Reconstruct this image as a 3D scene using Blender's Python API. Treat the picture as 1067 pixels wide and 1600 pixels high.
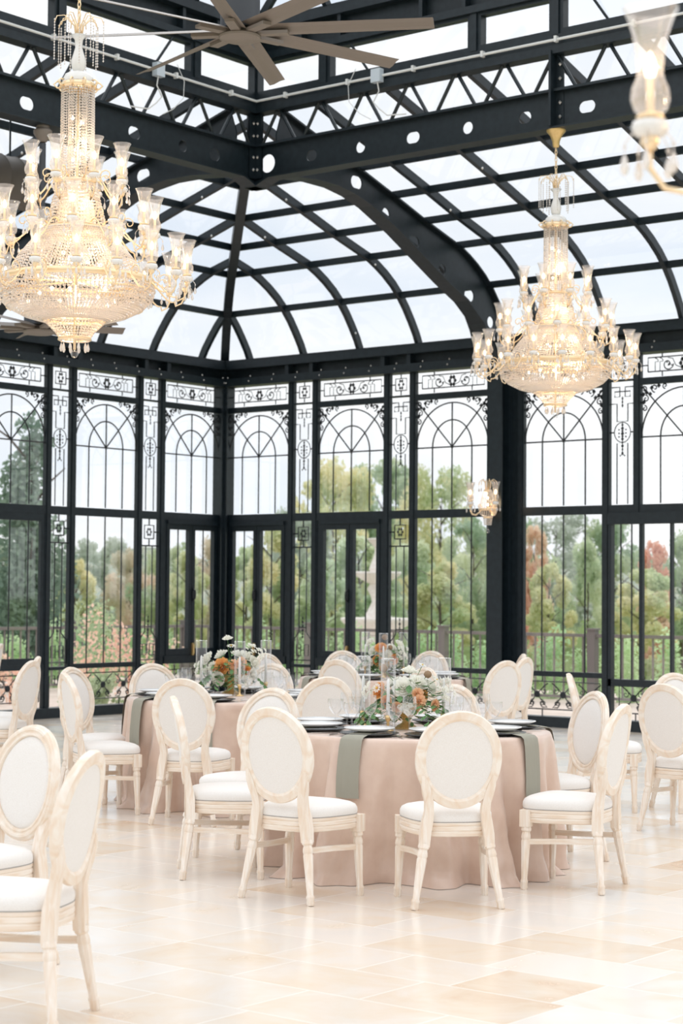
import bpy, bmesh, math, random
from math import sin, cos, pi, radians, sqrt, atan2
from mathutils import Vector, Matrix
random.seed(7)
for o in list(bpy.data.objects): bpy.data.objects.remove(o, do_unlink=True)
scene = bpy.context.scene
COL = scene.collection

# ------------------------------------------------------------------ camera
CAM = Vector((16.995, -18.7195, 1.54))
cr = Vector((0.78113411, 0.62431399, 0.00784498)); cu = Vector((0.02021094, -0.03784186, 0.99907933)); cf = Vector((-0.62403607, 0.78025639, 0.04217754))
cam_d = bpy.data.cameras.new('camera'); cam = bpy.data.objects.new('camera', cam_d); COL.objects.link(cam)
cam.matrix_world = Matrix(((cr.x, cu.x, -cf.x, CAM.x), (cr.y, cu.y, -cf.y, CAM.y), (cr.z, cu.z, -cf.z, CAM.z), (0, 0, 0, 1)))
cam_d.sensor_fit = 'VERTICAL'; cam_d.sensor_height = 36; cam_d.lens = 2956.9 * 36 / 1600
cam_d.dof.use_dof = True; cam_d.dof.focus_distance = 10.8; cam_d.dof.aperture_fstop = 4.0
cam_d.clip_end = 600
scene.camera = cam

# ------------------------------------------------------------------ world, exposure
SKY_TOP = 1.75; SKY_LOW = 1.2
world = bpy.data.worlds.new('sky'); scene.world = world; world.use_nodes = True
wn = world.node_tree; wn.nodes.clear()
def wnode(t, **k):
    n = wn.nodes.new(t)
    for a, b in k.items(): setattr(n, a, b)
    return n
tc = wnode('ShaderNodeTexCoord'); sep = wnode('ShaderNodeSeparateXYZ'); wn.links.new(tc.outputs['Generated'], sep.inputs[0])
mp = wnode('ShaderNodeMapping'); mp.inputs['Scale'].default_value = (1, 1, 3.2); wn.links.new(tc.outputs['Generated'], mp.inputs[0])
nz = wnode('ShaderNodeTexNoise'); nz.inputs['Scale'].default_value = 3.0; nz.inputs['Detail'].default_value = 6; nz.inputs['Roughness'].default_value = .55; wn.links.new(mp.outputs[0], nz.inputs[0])
cl = wnode('ShaderNodeValToRGB'); cl.color_ramp.elements[0].position = .38; cl.color_ramp.elements[0].color = (.80, .86, .94, 1)
cl.color_ramp.elements[1].position = .58; cl.color_ramp.elements[1].color = (.97, .975, .985, 1); wn.links.new(nz.outputs[0], cl.inputs[0])
el = wnode('ShaderNodeMapRange'); el.inputs[1].default_value = .35; el.inputs[2].default_value = .8; el.inputs[3].default_value = SKY_LOW; el.inputs[4].default_value = SKY_TOP
wn.links.new(sep.outputs[2], el.inputs[0])
mx = wnode('ShaderNodeVectorMath', operation='SCALE'); wn.links.new(cl.outputs[0], mx.inputs[0]); wn.links.new(el.outputs[0], mx.inputs['Scale'])
bg = wnode('ShaderNodeBackground'); wn.links.new(mx.outputs[0], bg.inputs[0]); bg.inputs[1].default_value = 1.0
wo = wnode('ShaderNodeOutputWorld'); wn.links.new(bg.outputs[0], wo.inputs[0])
sun_d = bpy.data.lights.new('sun', 'SUN'); sun_d.energy = 0.9; sun_d.angle = radians(50); sun_d.color = (1, .97, .92)
sun = bpy.data.objects.new('sun', sun_d); COL.objects.link(sun); sun.location = (0, 0, 30)
sun.rotation_euler = Vector((.55, -.75, -1)).to_track_quat('-Z', 'Y').to_euler()
scene.view_settings.view_transform = 'Standard'; scene.view_settings.look = 'None'; scene.view_settings.gamma = 1
scene.view_settings.use_curve_mapping = False; scene.view_settings.exposure = 0.0

# ------------------------------------------------------------------ materials
def mat(name, col=(.8, .8, .8), rough=.5, metal=0.0, spec=.5, **k):
    m = bpy.data.materials.new(name); m.use_nodes = True
    b = m.node_tree.nodes['Principled BSDF']
    b.inputs['Base Color'].default_value = (*col, 1); b.inputs['Roughness'].default_value = rough; b.inputs['Metallic'].default_value = metal
    b.inputs['Specular IOR Level'].default_value = spec
    for a, v in k.items(): b.inputs[a.replace('_', ' ')].default_value = v
    return m
def nd(m, t, **k):
    n = m.node_tree.nodes.new(t)
    for a, b in k.items(): setattr(n, a, b)
    return n
def noisy(m, c1, c2, scale=(8, 8, 8), s=3, lo=.35, hi=.65, detail=4, bump=0.0, dist=0):
    t = m.node_tree; b = t.nodes['Principled BSDF']
    tcn = nd(m, 'ShaderNodeTexCoord'); mpn = nd(m, 'ShaderNodeMapping'); mpn.inputs['Scale'].default_value = scale
    t.links.new(tcn.outputs['Object'], mpn.inputs[0])
    n = nd(m, 'ShaderNodeTexNoise'); n.inputs['Scale'].default_value = s; n.inputs['Detail'].default_value = detail; n.inputs['Distortion'].default_value = dist
    t.links.new(mpn.outputs[0], n.inputs[0])
    r = nd(m, 'ShaderNodeValToRGB'); r.color_ramp.elements[0].position = lo; r.color_ramp.elements[1].position = hi
    r.color_ramp.elements[0].color = (*c1, 1); r.color_ramp.elements[1].color = (*c2, 1)
    t.links.new(n.outputs[0], r.inputs[0]); t.links.new(r.outputs[0], b.inputs['Base Color'])
    if bump:
        bn = nd(m, 'ShaderNodeBump'); bn.inputs['Strength'].default_value = bump; bn.inputs['Distance'].default_value = .01
        t.links.new(n.outputs[0], bn.inputs['Height']); t.links.new(bn.outputs[0], b.inputs['Normal'])
    return m
M = {}
M['steel'] = noisy(mat('black_painted_steel', rough=.42), (.004, .010, .0145), (.009, .017, .023), s=2)
M['bolt'] = mat('zinc_bolt', (.6, .6, .58), .35, .8)
M['iron'] = mat('black_wrought_iron', (.012, .016, .02), .45)
M['wood'] = noisy(mat('whitewashed_wood', rough=.55), (.80, .65, .51), (.88, .80, .71), scale=(9, 9, 1.1), s=5, detail=5, dist=.6, bump=.08)
M['wood_across'] = noisy(mat('whitewashed_wood_rails', rough=.55), (.80, .65, .51), (.88, .80, .71), scale=(1.3, 1.3, 13), s=5, detail=5, dist=.4, bump=.08)
M['wood_oval'] = noisy(mat('whitewashed_wood_oval', rough=.55), (.81, .66, .52), (.88, .81, .72), scale=(2.2, 2.2, 2.2), s=5, detail=6, dist=1.6, bump=.06)
M['fabric'] = noisy(mat('ivory_linen', rough=.9, spec=.2), (.80, .76, .715), (.84, .81, .775), scale=(1, 1, 1), s=220, detail=2, bump=.12)
M['seam_shadow'] = mat('grey_painted_seam_shadow', (.35, .33, .31), .9)  # grey colour stands in for the shade in the cushion seam
M['napkin'] = noisy(mat('sage_napkin', rough=.8, spec=.2), (.32, .305, .25), (.37, .355, .29), s=160)
M['blackplate'] = mat('black_glazed_charger', (.02, .022, .025), .25)
M['plate'] = mat('white_porcelain', (.86, .86, .85), .12)
M['gold'] = mat('brushed_gold', (.83, .58, .27), .32, 1)
M['goldpaint'] = noisy(mat('aged_gold', rough=.42, metal=.75), (.62, .42, .16), (.80, .60, .30), s=30)
M['palegold'] = mat('pale_gold_metal', (.97, .76, .50), .3, .7)
M['silver'] = mat('polished_steel', (.8, .8, .8), .15, 1)
M['wax'] = mat('white_wax', (.9, .89, .86), .4, 0, .4, Subsurface_Weight=0)
M['porcelain'] = mat('fluted_white_glass', (.85, .83, .80), .15)
M['taupe'] = mat('taupe_powder_coat', (.19, .16, .135), .45)
M['grey'] = mat('dark_grey_housing', (.05, .055, .065), .4)
M['duct'] = mat('brown_duct_cloth', (.10, .085, .072), .6)
M['conduit'] = mat('white_plastic_conduit', (.72, .73, .72), .4)
M['box'] = mat('pale_blue_junction_box', (.55, .62, .68), .4)
M['satin'] = noisy(mat('blush_satin', rough=.30, spec=.6, Sheen_Weight=.2), (.66, .485, .39), (.71, .54, .44), s=1.5)
M['patio'] = noisy(mat('tan_paving', rough=.9), (.62, .50, .42), (.72, .60, .52), s=.6)
M['grass'] = noisy(mat('grass', rough=1, spec=.1), (.10, .16, .05), (.20, .26, .08), s=1)
M['rail'] = mat('taupe_railing_paint', (.20, .175, .165), .6)
M['stone'] = noisy(mat('pale_fountain_stone', rough=.85), (.80, .72, .66), (.9, .85, .8), s=3)
M['bark'] = mat('bark', (.12, .09, .07), .9)
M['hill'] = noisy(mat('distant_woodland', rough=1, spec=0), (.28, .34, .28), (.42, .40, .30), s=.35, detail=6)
M['petal_orange'] = noisy(mat('apricot_petal', rough=.7, spec=.2), (.78, .33, .09), (.88, .48, .18), s=30)
M['petal_peach'] = noisy(mat('peach_petal', rough=.7, spec=.2), (.86, .50, .28), (.92, .64, .42), s=30)
M['petal_white'] = mat('ivory_petal', (.93, .92, .85), .7, 0, .2)
for _k in ('petal_white', 'petal_orange', 'petal_peach'):
    _m = M[_k]; _t = _m.node_tree; _b = _t.nodes['Principled BSDF']; _o = _t.nodes['Material Output']; _tl = nd(_m, 'ShaderNodeBsdfTranslucent'); _mi = nd(_m, 'ShaderNodeMixShader'); _mi.inputs[0].default_value = .38
    _tl.inputs[0].default_value = {'petal_white': (.98, .97, .90, 1), 'petal_orange': (.95, .55, .22, 1), 'petal_peach': (.97, .72, .48, 1)}[_k]
    _t.links.new(_b.outputs[0], _mi.inputs[1]); _t.links.new(_tl.outputs[0], _mi.inputs[2]); _t.links.new(_mi.outputs[0], _o.inputs[0])
M['yellow'] = mat('yellow_centre', (.8, .55, .05), .7)
M['thistle'] = mat('brown_seed_pod', (.30, .20, .12), .9)
M['leaf'] = noisy(mat('green_leaf', rough=.6, spec=.3), (.07, .17, .06), (.16, .28, .11), s=14)

def thin_glass(name, tint=(1, 1, 1), gloss=.6, base=.04, pw=1.0):
    m = bpy.data.materials.new(name); m.use_nodes = True; t = m.node_tree; t.nodes.clear()
    tr = nd(m, 'ShaderNodeBsdfTransparent'); tr.inputs[0].default_value = (*tint, 1)
    gl = nd(m, 'ShaderNodeBsdfGlossy'); gl.inputs['Roughness'].default_value = .03; gl.inputs[0].default_value = (1, 1, 1, 1)
    lw = nd(m, 'ShaderNodeLayerWeight'); lw.inputs[0].default_value = .35
    mr = nd(m, 'ShaderNodeMapRange'); mr.inputs[3].default_value = base; mr.inputs[4].default_value = gloss
    pn = nd(m, 'ShaderNodeMath', operation='POWER'); pn.inputs[1].default_value = pw; t.links.new(lw.outputs['Facing'], pn.inputs[0]); t.links.new(pn.outputs[0], mr.inputs[0])
    mi = nd(m, 'ShaderNodeMixShader'); out = nd(m, 'ShaderNodeOutputMaterial')
    t.links.new(mr.outputs[0], mi.inputs[0]); t.links.new(tr.outputs[0], mi.inputs[1]); t.links.new(gl.outputs[0], mi.inputs[2]); t.links.new(mi.outputs[0], out.inputs[0])
    return m
M['pane'] = thin_glass('window_glass', (.96, .97, .97), .22, .07)
M['roofpane'] = thin_glass('roof_glass', (.86, .89, .92), .12, .04)
M['glass'] = thin_glass('drinking_glass', (.955, .96, .965), .9, .05, 1.6)
M['shade'] = thin_glass('lamp_glass', (.97, .95, .93), .55, .08)
_t = M['shade'].node_tree; _o = [n for n in _t.nodes if n.type == 'OUTPUT_MATERIAL'][0]; _s = _o.inputs[0].links[0].from_socket
_tl = nd(M['shade'], 'ShaderNodeBsdfTranslucent'); _tl.inputs[0].default_value = (.95, .88, .82, 1); _mi = nd(M['shade'], 'ShaderNodeMixShader'); _mi.inputs[0].default_value = .22
_t.links.new(_s, _mi.inputs[1]); _t.links.new(_tl.outputs[0], _mi.inputs[2]); _t.links.new(_mi.outputs[0], _o.inputs[0])

def crystal():
    m = bpy.data.materials.new('cut_crystal'); m.use_nodes = True; t = m.node_tree; t.nodes.clear()
    tl = nd(m, 'ShaderNodeBsdfTranslucent'); tl.inputs[0].default_value = (.97, .90, .83, 1)
    df = nd(m, 'ShaderNodeBsdfDiffuse'); df.inputs[0].default_value = (.93, .89, .84, 1)
    gl = nd(m, 'ShaderNodeBsdfGlossy'); gl.inputs['Roughness'].default_value = .08
    tr = nd(m, 'ShaderNodeBsdfTransparent'); tr.inputs[0].default_value = (1, .98, .96, 1)
    a = nd(m, 'ShaderNodeMixShader'); a.inputs[0].default_value = .5; t.links.new(tl.outputs[0], a.inputs[1]); t.links.new(df.outputs[0], a.inputs[2])
    b = nd(m, 'ShaderNodeMixShader'); b.inputs[0].default_value = .42; t.links.new(a.outputs[0], b.inputs[1]); t.links.new(gl.outputs[0], b.inputs[2])
    c = nd(m, 'ShaderNodeMixShader'); c.inputs[0].default_value = .25; t.links.new(b.outputs[0], c.inputs[1]); t.links.new(tr.outputs[0], c.inputs[2])
    out = nd(m, 'ShaderNodeOutputMaterial'); t.links.new(c.outputs[0], out.inputs[0])
    return m
M['crystal'] = crystal()
def emit(name, col, s):
    m = bpy.data.materials.new(name); m.use_nodes = True; t = m.node_tree; t.nodes.clear()
    e = nd(m, 'ShaderNodeEmission'); e.inputs[0].default_value = (*col, 1); e.inputs[1].default_value = s
    out = nd(m, 'ShaderNodeOutputMaterial'); t.links.new(e.outputs[0], out.inputs[0]); return m
M['bulb'] = emit('warm_bulb', (1, .74, .46), 10)

def leafmat(name, c1, c2):
    c1 = [v**.62 for v in c1]; c2 = [v**.62 for v in c2]
    m = mat(name, c1, .8, 0, .15); t = m.node_tree; b = t.nodes['Principled BSDF']
    g = nd(m, 'ShaderNodeNewGeometry'); r = nd(m, 'ShaderNodeValToRGB'); r.color_ramp.elements[0].color = (*c1, 1); r.color_ramp.elements[1].color = (*c2, 1)
    oi = nd(m, 'ShaderNodeObjectInfo'); nz2 = nd(m, 'ShaderNodeTexNoise'); nz2.noise_dimensions = '4D'; nz2.inputs['Scale'].default_value = .55; nz2.inputs['Detail'].default_value = 3; t.links.new(g.outputs['Position'], nz2.inputs['Vector']); t.links.new(oi.outputs['Random'], nz2.inputs['W'])
    m1 = nd(m, 'ShaderNodeMath', operation='MULTIPLY_ADD'); m1.inputs[1].default_value = .35; m1.inputs[2].default_value = -.17; t.links.new(g.outputs['Random Per Island'], m1.inputs[0])
    m2 = nd(m, 'ShaderNodeMapRange'); m2.inputs[1].default_value = .36; m2.inputs[2].default_value = .64; t.links.new(nz2.outputs[0], m2.inputs[0])
    m3 = nd(m, 'ShaderNodeMath', operation='ADD'); t.links.new(m1.outputs[0], m3.inputs[0]); t.links.new(m2.outputs[0], m3.inputs[1]); t.links.new(m3.outputs[0], r.inputs[0]); t.links.new(r.outputs[0], b.inputs['Base Color'])
    tl = nd(m, 'ShaderNodeBsdfTranslucent'); t.links.new(r.outputs[0], tl.inputs[0])
    mi = nd(m, 'ShaderNodeMixShader'); mi.inputs[0].default_value = .55
    out = t.nodes['Material Output']; t.links.new(b.outputs[0], mi.inputs[1]); t.links.new(tl.outputs[0], mi.inputs[2]); t.links.new(mi.outputs[0], out.inputs[0])
    return m
M['lf_green'] = leafmat('leaves_mid_green', (.24, .36, .20), (.58, .62, .32))
M['lf_yellow'] = leafmat('leaves_yellow_green', (.40, .52, .24), (.86, .76, .40))
M['lf_pale'] = leafmat('leaves_pale_green', (.40, .54, .32), (.74, .78, .50))
M['lf_orange'] = leafmat('leaves_orange', (.50, .46, .30), (.78, .58, .42))
M['lf_dark'] = leafmat('leaves_dark_green', (.10, .17, .12), (.20, .28, .19))
M['lf_hedge'] = leafmat('leaves_hedge', (.28, .50, .20), (.52, .72, .34))
M['lf_shrub'] = leafmat('leaves_shrub', (.26, .38, .18), (.44, .52, .26))
M['lf_flame'] = leafmat('leaves_flame', (.86, .42, .30), (.84, .62, .42))
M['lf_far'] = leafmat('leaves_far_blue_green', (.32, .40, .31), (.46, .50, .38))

def floor_mat():
    m = mat('travertine_tiles', rough=.22, spec=.5); t = m.node_tree; b = t.nodes['Principled BSDF']
    g = nd(m, 'ShaderNodeNewGeometry')
    br = nd(m, 'ShaderNodeTexBrick'); br.offset = .37; br.offset_frequency = 2; br.squash = .72; br.squash_frequency = 3
    br.inputs['Scale'].default_value = 1; br.inputs['Brick Width'].default_value = .66; br.inputs['Row Height'].default_value = .42; br.inputs['Mortar Size'].default_value = .0045
    br.inputs['Mortar Smooth'].default_value = .3; br.inputs['Bias'].default_value = 0
    br.inputs['Color1'].default_value = (0, 0, 0, 1); br.inputs['Color2'].default_value = (1, 1, 1, 1); br.inputs['Mortar'].default_value = (.5, .5, .5, 1)
    t.links.new(g.outputs['Position'], br.inputs[0])
    n1 = nd(m, 'ShaderNodeTexNoise'); n1.inputs['Scale'].default_value = 2.2; n1.inputs['Detail'].default_value = 8; n1.inputs['Roughness'].default_value = .62; n1.inputs['Distortion'].default_value = .8
    sh = nd(m, 'ShaderNodeVectorMath', operation='MULTIPLY_ADD'); sh.inputs[1].default_value = (7, 3, 5)
    t.links.new(br.outputs['Color'], sh.inputs[0]); t.links.new(g.outputs['Position'], sh.inputs[2]); t.links.new(sh.outputs[0], n1.inputs[0])
    ad = nd(m, 'ShaderNodeMath', operation='MULTIPLY_ADD'); ad.inputs[1].default_value = .30
    t.links.new(br.outputs['Color'], ad.inputs[0]); t.links.new(n1.outputs[0], ad.inputs[2])
    r = nd(m, 'ShaderNodeValToRGB'); e = r.color_ramp.elements
    e[0].position = .34; e[0].color = (.81, .77, .72, 1); e[1].position = .98; e[1].color = (.64, .46, .32, 1)
    x = e.new(.58); x.color = (.80, .73, .655, 1); x = e.new(.78); x.color = (.75, .63, .50, 1)
    t.links.new(ad.outputs[0], r.inputs[0])
    mi = nd(m, 'ShaderNodeMixRGB'); mi.inputs[2].default_value = (.87, .84, .79, 1)
    t.links.new(br.outputs['Fac'], mi.inputs[0]); t.links.new(r.outputs[0], mi.inputs[1]); t.links.new(mi.outputs[0], b.inputs['Base Color'])
    rr = nd(m, 'ShaderNodeMapRange'); rr.inputs[1].default_value = .3; rr.inputs[2].default_value = .8; rr.inputs[3].default_value = .12; rr.inputs[4].default_value = .34
    t.links.new(n1.outputs[0], rr.inputs[0]); t.links.new(rr.outputs[0], b.inputs['Roughness'])
    bn = nd(m, 'ShaderNodeBump'); bn.inputs['Strength'].default_value = .12; bn.inputs['Distance'].default_value = .01; bn.invert = True
    t.links.new(br.outputs['Fac'], bn.inputs['Height']); t.links.new(bn.outputs[0], b.inputs['Normal'])
    return m
M['floor'] = floor_mat()

# ------------------------------------------------------------------ mesh helpers
class MB:
    def __init__(s): s.v = []; s.f = []
    def quad(s, a, b, c, d): n = len(s.v); s.v += [a, b, c, d]; s.f.append((n, n+1, n+2, n+3)); return s
    def poly(s, pts): n = len(s.v); s.v += list(pts); s.f.append(tuple(range(n, n+len(pts)))); return s
    def box(s, a, b, T=None):
        n = len(s.v)
        for z in (a[2], b[2]):
            for x, y in ((a[0], a[1]), (b[0], a[1]), (b[0], b[1]), (a[0], b[1])):
                p = Vector((x, y, z)); s.v.append(tuple(T(p) if T else p))
        s.f += [(n, n+3, n+2, n+1), (n+4, n+5, n+6, n+7), (n, n+1, n+5, n+4), (n+1, n+2, n+6, n+5), (n+2, n+3, n+7, n+6), (n+3, n, n+4, n+7)]
        return s
    def tube(s, pts, r, k=6, up=None, sec=None, closed=False, caps=True):
        """sweep along points. r scalar or list; sec = list of 2D points (x: side, y: up) overrides round section"""
        P = [Vector(p) for p in pts]; N = len(P); n0 = len(s.v)
        T = []
        for i in range(N):
            a = P[(i-1) % N] if (closed or i > 0) else P[i]; b = P[(i+1) % N] if (closed or i < N-1) else P[i]
            d = (b-a); T.append(d.normalized() if d.length > 1e-9 else Vector((0, 0, 1)))
        U = Vector(up) if up is not None else None
        if U is None:
            U = Vector((0, 0, 1)) if abs(T[0].z) < .9 else Vector((1, 0, 0))
            fix = False
        else: fix = True
        cur = U
        for i in range(N):
            t = T[i]; u0 = U if fix else cur
            u = (u0 - t*u0.dot(t))
            if u.length < 1e-6: u = t.orthogonal()
            u.normalize(); cur = u; w = t.cross(u)
            ri = r[i] if isinstance(r, (list, tuple)) else r
            if sec: ring = [P[i] + w*(q[0]*ri) + u*(q[1]*ri) for q in sec]
            else: ring = [P[i] + w*(cos(2*pi*j/k)*ri) + u*(sin(2*pi*j/k)*ri) for j in range(k)]
            s.v += [tuple(q) for q in ring]
        K = len(sec) if sec else k
        for i in range(N if closed else N-1):
            a = n0+i*K; b = n0+((i+1) % N)*K
            for j in range(K): s.f.append((a+j, a+(j+1) % K, b+(j+1) % K, b+j))
        if caps and not closed:
            s.f.append(tuple(n0+j for j in reversed(range(K)))); s.f.append(tuple(n0+(N-1)*K+j for j in range(K)))
        return s
    def rtube(s, pts, w, h, up=(0, 0, 1), closed=False):
        return s.tube(pts, 1, up=up, sec=[(-w/2, -h/2), (w/2, -h/2), (w/2, h/2), (-w/2, h/2)], closed=closed)
    def lathe(s, prof, k=16, c=(0, 0, 0), T=None, flute=0, nf=12, a0=0):
        n0 = len(s.v); m = len(prof)
        for r, z in prof:
            for j in range(k):
                a = 2*pi*j/k+a0; rr = r*(1+flute*cos(nf*a))
                p = Vector((c[0]+rr*cos(a), c[1]+rr*sin(a), c[2]+z)); s.v.append(tuple(T(p) if T else p))
        for i in range(m-1):
            for j in range(k):
                a = n0+i*k; b = a+k; s.f.append((a+j, a+(j+1) % k, b+(j+1) % k, b+j))
        return s
    def bead(s, p, r, h=None):
        h = h or r; n = len(s.v); x, y, z = p
        s.v += [(x, y, z+h), (x+r, y, z), (x, y+r, z), (x-r, y, z), (x, y-r, z), (x, y, z-h)]
        s.f += [(n, n+1, n+2), (n, n+2, n+3), (n, n+3, n+4), (n, n+4, n+1), (n+5, n+2, n+1), (n+5, n+3, n+2), (n+5, n+4, n+3), (n+5, n+1, n+4)]
        return s
    def mesh(s, name, m, smooth=False):
        me = bpy.data.meshes.new(name); me.from_pydata([tuple(v) for v in s.v], [], s.f)
        if m: me.materials.append(m)
        if smooth: me.polygons.foreach_set('use_smooth', [True]*len(me.polygons))
        me.update(); return me
    def build(s, name, m, parent=None, smooth=False, loc=None):
        o = bpy.data.objects.new(name, s.mesh(name, m, smooth)); COL.objects.link(o)
        if parent: o.parent = parent
        if loc: o.location = loc
        return o
def smooth_angle(o, deg=40):
    me = o.data; me.polygons.foreach_set('use_smooth', [True]*len(me.polygons))
    bm = bmesh.new(); bm.from_mesh(me); bmesh.ops.remove_doubles(bm, verts=bm.verts, dist=1e-5); bmesh.ops.recalc_face_normals(bm, faces=bm.faces)
    for e in bm.edges:
        if len(e.link_faces) == 2 and e.calc_face_angle(0) > radians(deg): e.smooth = False
    bm.to_mesh(me); bm.free(); return o
def tag(o, label=None, cat=None, group=None, kind=None):
    if label: o['label'] = label
    if cat: o['category'] = cat
    if group: o['group'] = group
    if kind: o['kind'] = kind
    return o
def empty(name, loc=(0, 0, 0), rz=0, label=None, cat=None, group=None, kind=None, parent=None):
    o = bpy.data.objects.new(name, None); COL.objects.link(o); o.location = loc; o.rotation_euler = (0, 0, rz); o.empty_display_size = .1
    if parent: o.parent = parent
    return tag(o, label, cat, group, kind)
def copy_tree(o, parent=None):
    c = o.copy(); COL.objects.link(c); c.parent = parent
    for k in ('label', 'group'):
        if parent is None and k in c.keys(): del c[k]
    for ch in list(o.children): copy_tree(ch, c)
    return c
def holed(name, outer, holes, thick, matrix, m, parent=None):
    """flat plate with holes: outline in 2D, extruded, placed by matrix"""
    cu_ = bpy.data.curves.new(name, 'CURVE'); cu_.dimensions = '2D'; cu_.fill_mode = 'BOTH'; cu_.extrude = thick/2
    for pts in [outer]+holes:
        sp = cu_.splines.new('POLY'); sp.points.add(len(pts)-1); sp.use_cyclic_u = True
        for i, q in enumerate(pts): sp.points[i].co = (q[0], q[1], 0, 1)
    tmp = bpy.data.objects.new(name, cu_); COL.objects.link(tmp); bpy.context.view_layer.update()
    me = bpy.data.meshes.new_from_object(tmp.evaluated_get(bpy.context.evaluated_depsgraph_get()))
    bpy.data.objects.remove(tmp); me.materials.clear(); me.materials.append(m); me.transform(matrix)
    me.polygons.foreach_set('use_smooth', [False]*len(me.polygons))
    o = bpy.data.objects.new(name, me); COL.objects.link(o)
    if parent: o.parent = parent
    return o
def circ(cx, cy, r, n=20, sx=0): return [(cx+(sx if cos(2*pi*i/n) > 0 else -sx)+r*cos(2*pi*i/n), cy+r*sin(2*pi*i/n)) for i in range(n)]
def arc(cx, cy, r, a0, a1, n=16, ry=None): return [(cx+r*cos(radians(a0+(a1-a0)*i/n)), cy+(ry or r)*sin(radians(a0+(a1-a0)*i/n))) for i in range(n+1)]
def spiral(cx, cy, r0, a0, turns, n=18, sgn=1, rmin=.15): return [(cx+r0*(1-(1-rmin)*i/n)*cos(radians(a0)+sgn*2*pi*turns*i/n), cy+r0*(1-(1-rmin)*i/n)*sin(radians(a0)+sgn*2*pi*turns*i/n)) for i in range(n+1)]

# ------------------------------------------------------------------ floor and ground
g = MB(); g.box((-.12, -22, -.12), (22, .12, 0)); tag(g.build('floor', M['floor']), kind='structure')
g = MB(); g.box((-9, -26, -.3), (26, 9, -.125)); tag(g.build('terrace_paving', M['patio']), kind='structure')
g = MB(); g.quad((-400, -300, -.5), (300, -300, -.5), (300, 400, -.5), (-400, 400, -.5)); tag(g.build('lawn', M['grass']), kind='structure')

# ------------------------------------------------------------------ walls (u along the wall from the corner, n into the room)
WALLS = {'right': lambda p: Vector((p[0], -p[1], p[2])), 'left': lambda p: Vector((p[1], -p[0], p[2]))}
POSTS = [0.0, 1.195, 1.60, 2.755, 3.155, 4.31, 4.74, 5.895, 6.30, 7.455, 7.86, 9.015]
win_n = [0]; door_n = [0]; trim_n = [0]
BAR = .0095
def path(mb, T, pts, n=.0, r=BAR, k=5): mb.tube([T((p[0], n, p[1])) for p in pts], r, k)
def arch_grille(mb, sc, T, u0, u1):
    c = (u0+u1)/2; w = (u1-u0)/2; zs = 3.31; R = w; ri = .55*w
    path(mb, T, arc(c, zs, R, 0, 180, 24, ry=.54)); path(mb, T, arc(c, zs, ri, 0, 180, 18, ry=.33))
    path(mb, T, [(u0, zs), (u1, zs)]); path(mb, T, [(c, 2.56), (c, zs+.54)])
    for s in (-1, 1):
        path(mb, T, [(c+s*ri, 2.56), (c+s*ri, zs)]); path(mb, T, [(c, zs), (c+s*w*.98, zs+.565)])
        # spandrel scrolls
        cx = c+s*w*.80; cz = zs+.45
        for (du, dz, r0, a0) in ((0.07, .085, .045, 200), (-.06, .095, .05, 270), (.055, -.02, .04, 90), (.07, -.13, .035, 90), (-.19, .115, .035, 270)):
            path(sc, T, spiral(cx+s*du, cz+dz, r0, a0, 1.1, 12, s), r=.008, k=4)
        for (du, dz) in ((.045, .05), (.08, -.06), (-.02, .10), (.0, .03), (-.11, .12), (.085, .03)):
            sc.bead(tuple(T((cx+s*du, 0, cz+dz))), .028, .03)
    sc.bead(tuple(T((c, 0, zs))), .03, .03)
def transom_grille(mb, sc, T, u0, u1):
    z0, z1 = 3.985, 4.245; c = (u0+u1)/2; zi0, zi1 = z0+.055, z1-.045; a, b = u0+.08, u1-.06
    path(mb, T, [(a, zi0), (b, zi0), (b, zi1), (a, zi1), (a, zi0)], r=.0075)
    for x in (u0+.26, u1-.24): path(mb, T, [(x, z0), (x, zi0)], r=.0075); path(mb, T, [(x, zi1), (x, z1)], r=.0075)
    zc = (z0+z1)/2
    path(mb, T, [(u0, zc), (a, zc)], r=.0075); path(mb, T, [(b, zc), (u1, zc)], r=.0075)
    for s in (-1, 1):
        path(sc, T, spiral(c+s*.20, zc, .072, 90+s*90, 1.25, 18, s), r=.007, k=4)
        path(sc, T, [(c+s*.03, zc-.05), (c+s*.10, zc-.02), (c+s*.14, zc+.06), (c+s*.2, zc+.072)], r=.005, k=4)
        for x in (.30, .36): path(sc, T, [(c+s*x, zi0), (c+s*x, zi1-.05)]+arc(c+s*x, zi1-.05, .04, 180 if s > 0 else 0, 90, 4), r=.005, k=4)
        sc.bead(tuple(T((c+s*.18, 0, zc))), .02, .02); sc.bead(tuple(T((c+s*.15, 0, zc-.015))), .012, .012); sc.bead(tuple(T((c+s*.21, 0, zc+.02))), .012, .012)
    for a_ in range(6): sc.bead(tuple(T((c+.04*cos(a_*pi/3), 0, zc+.05*sin(a_*pi/3)))), .026, .032)
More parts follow.
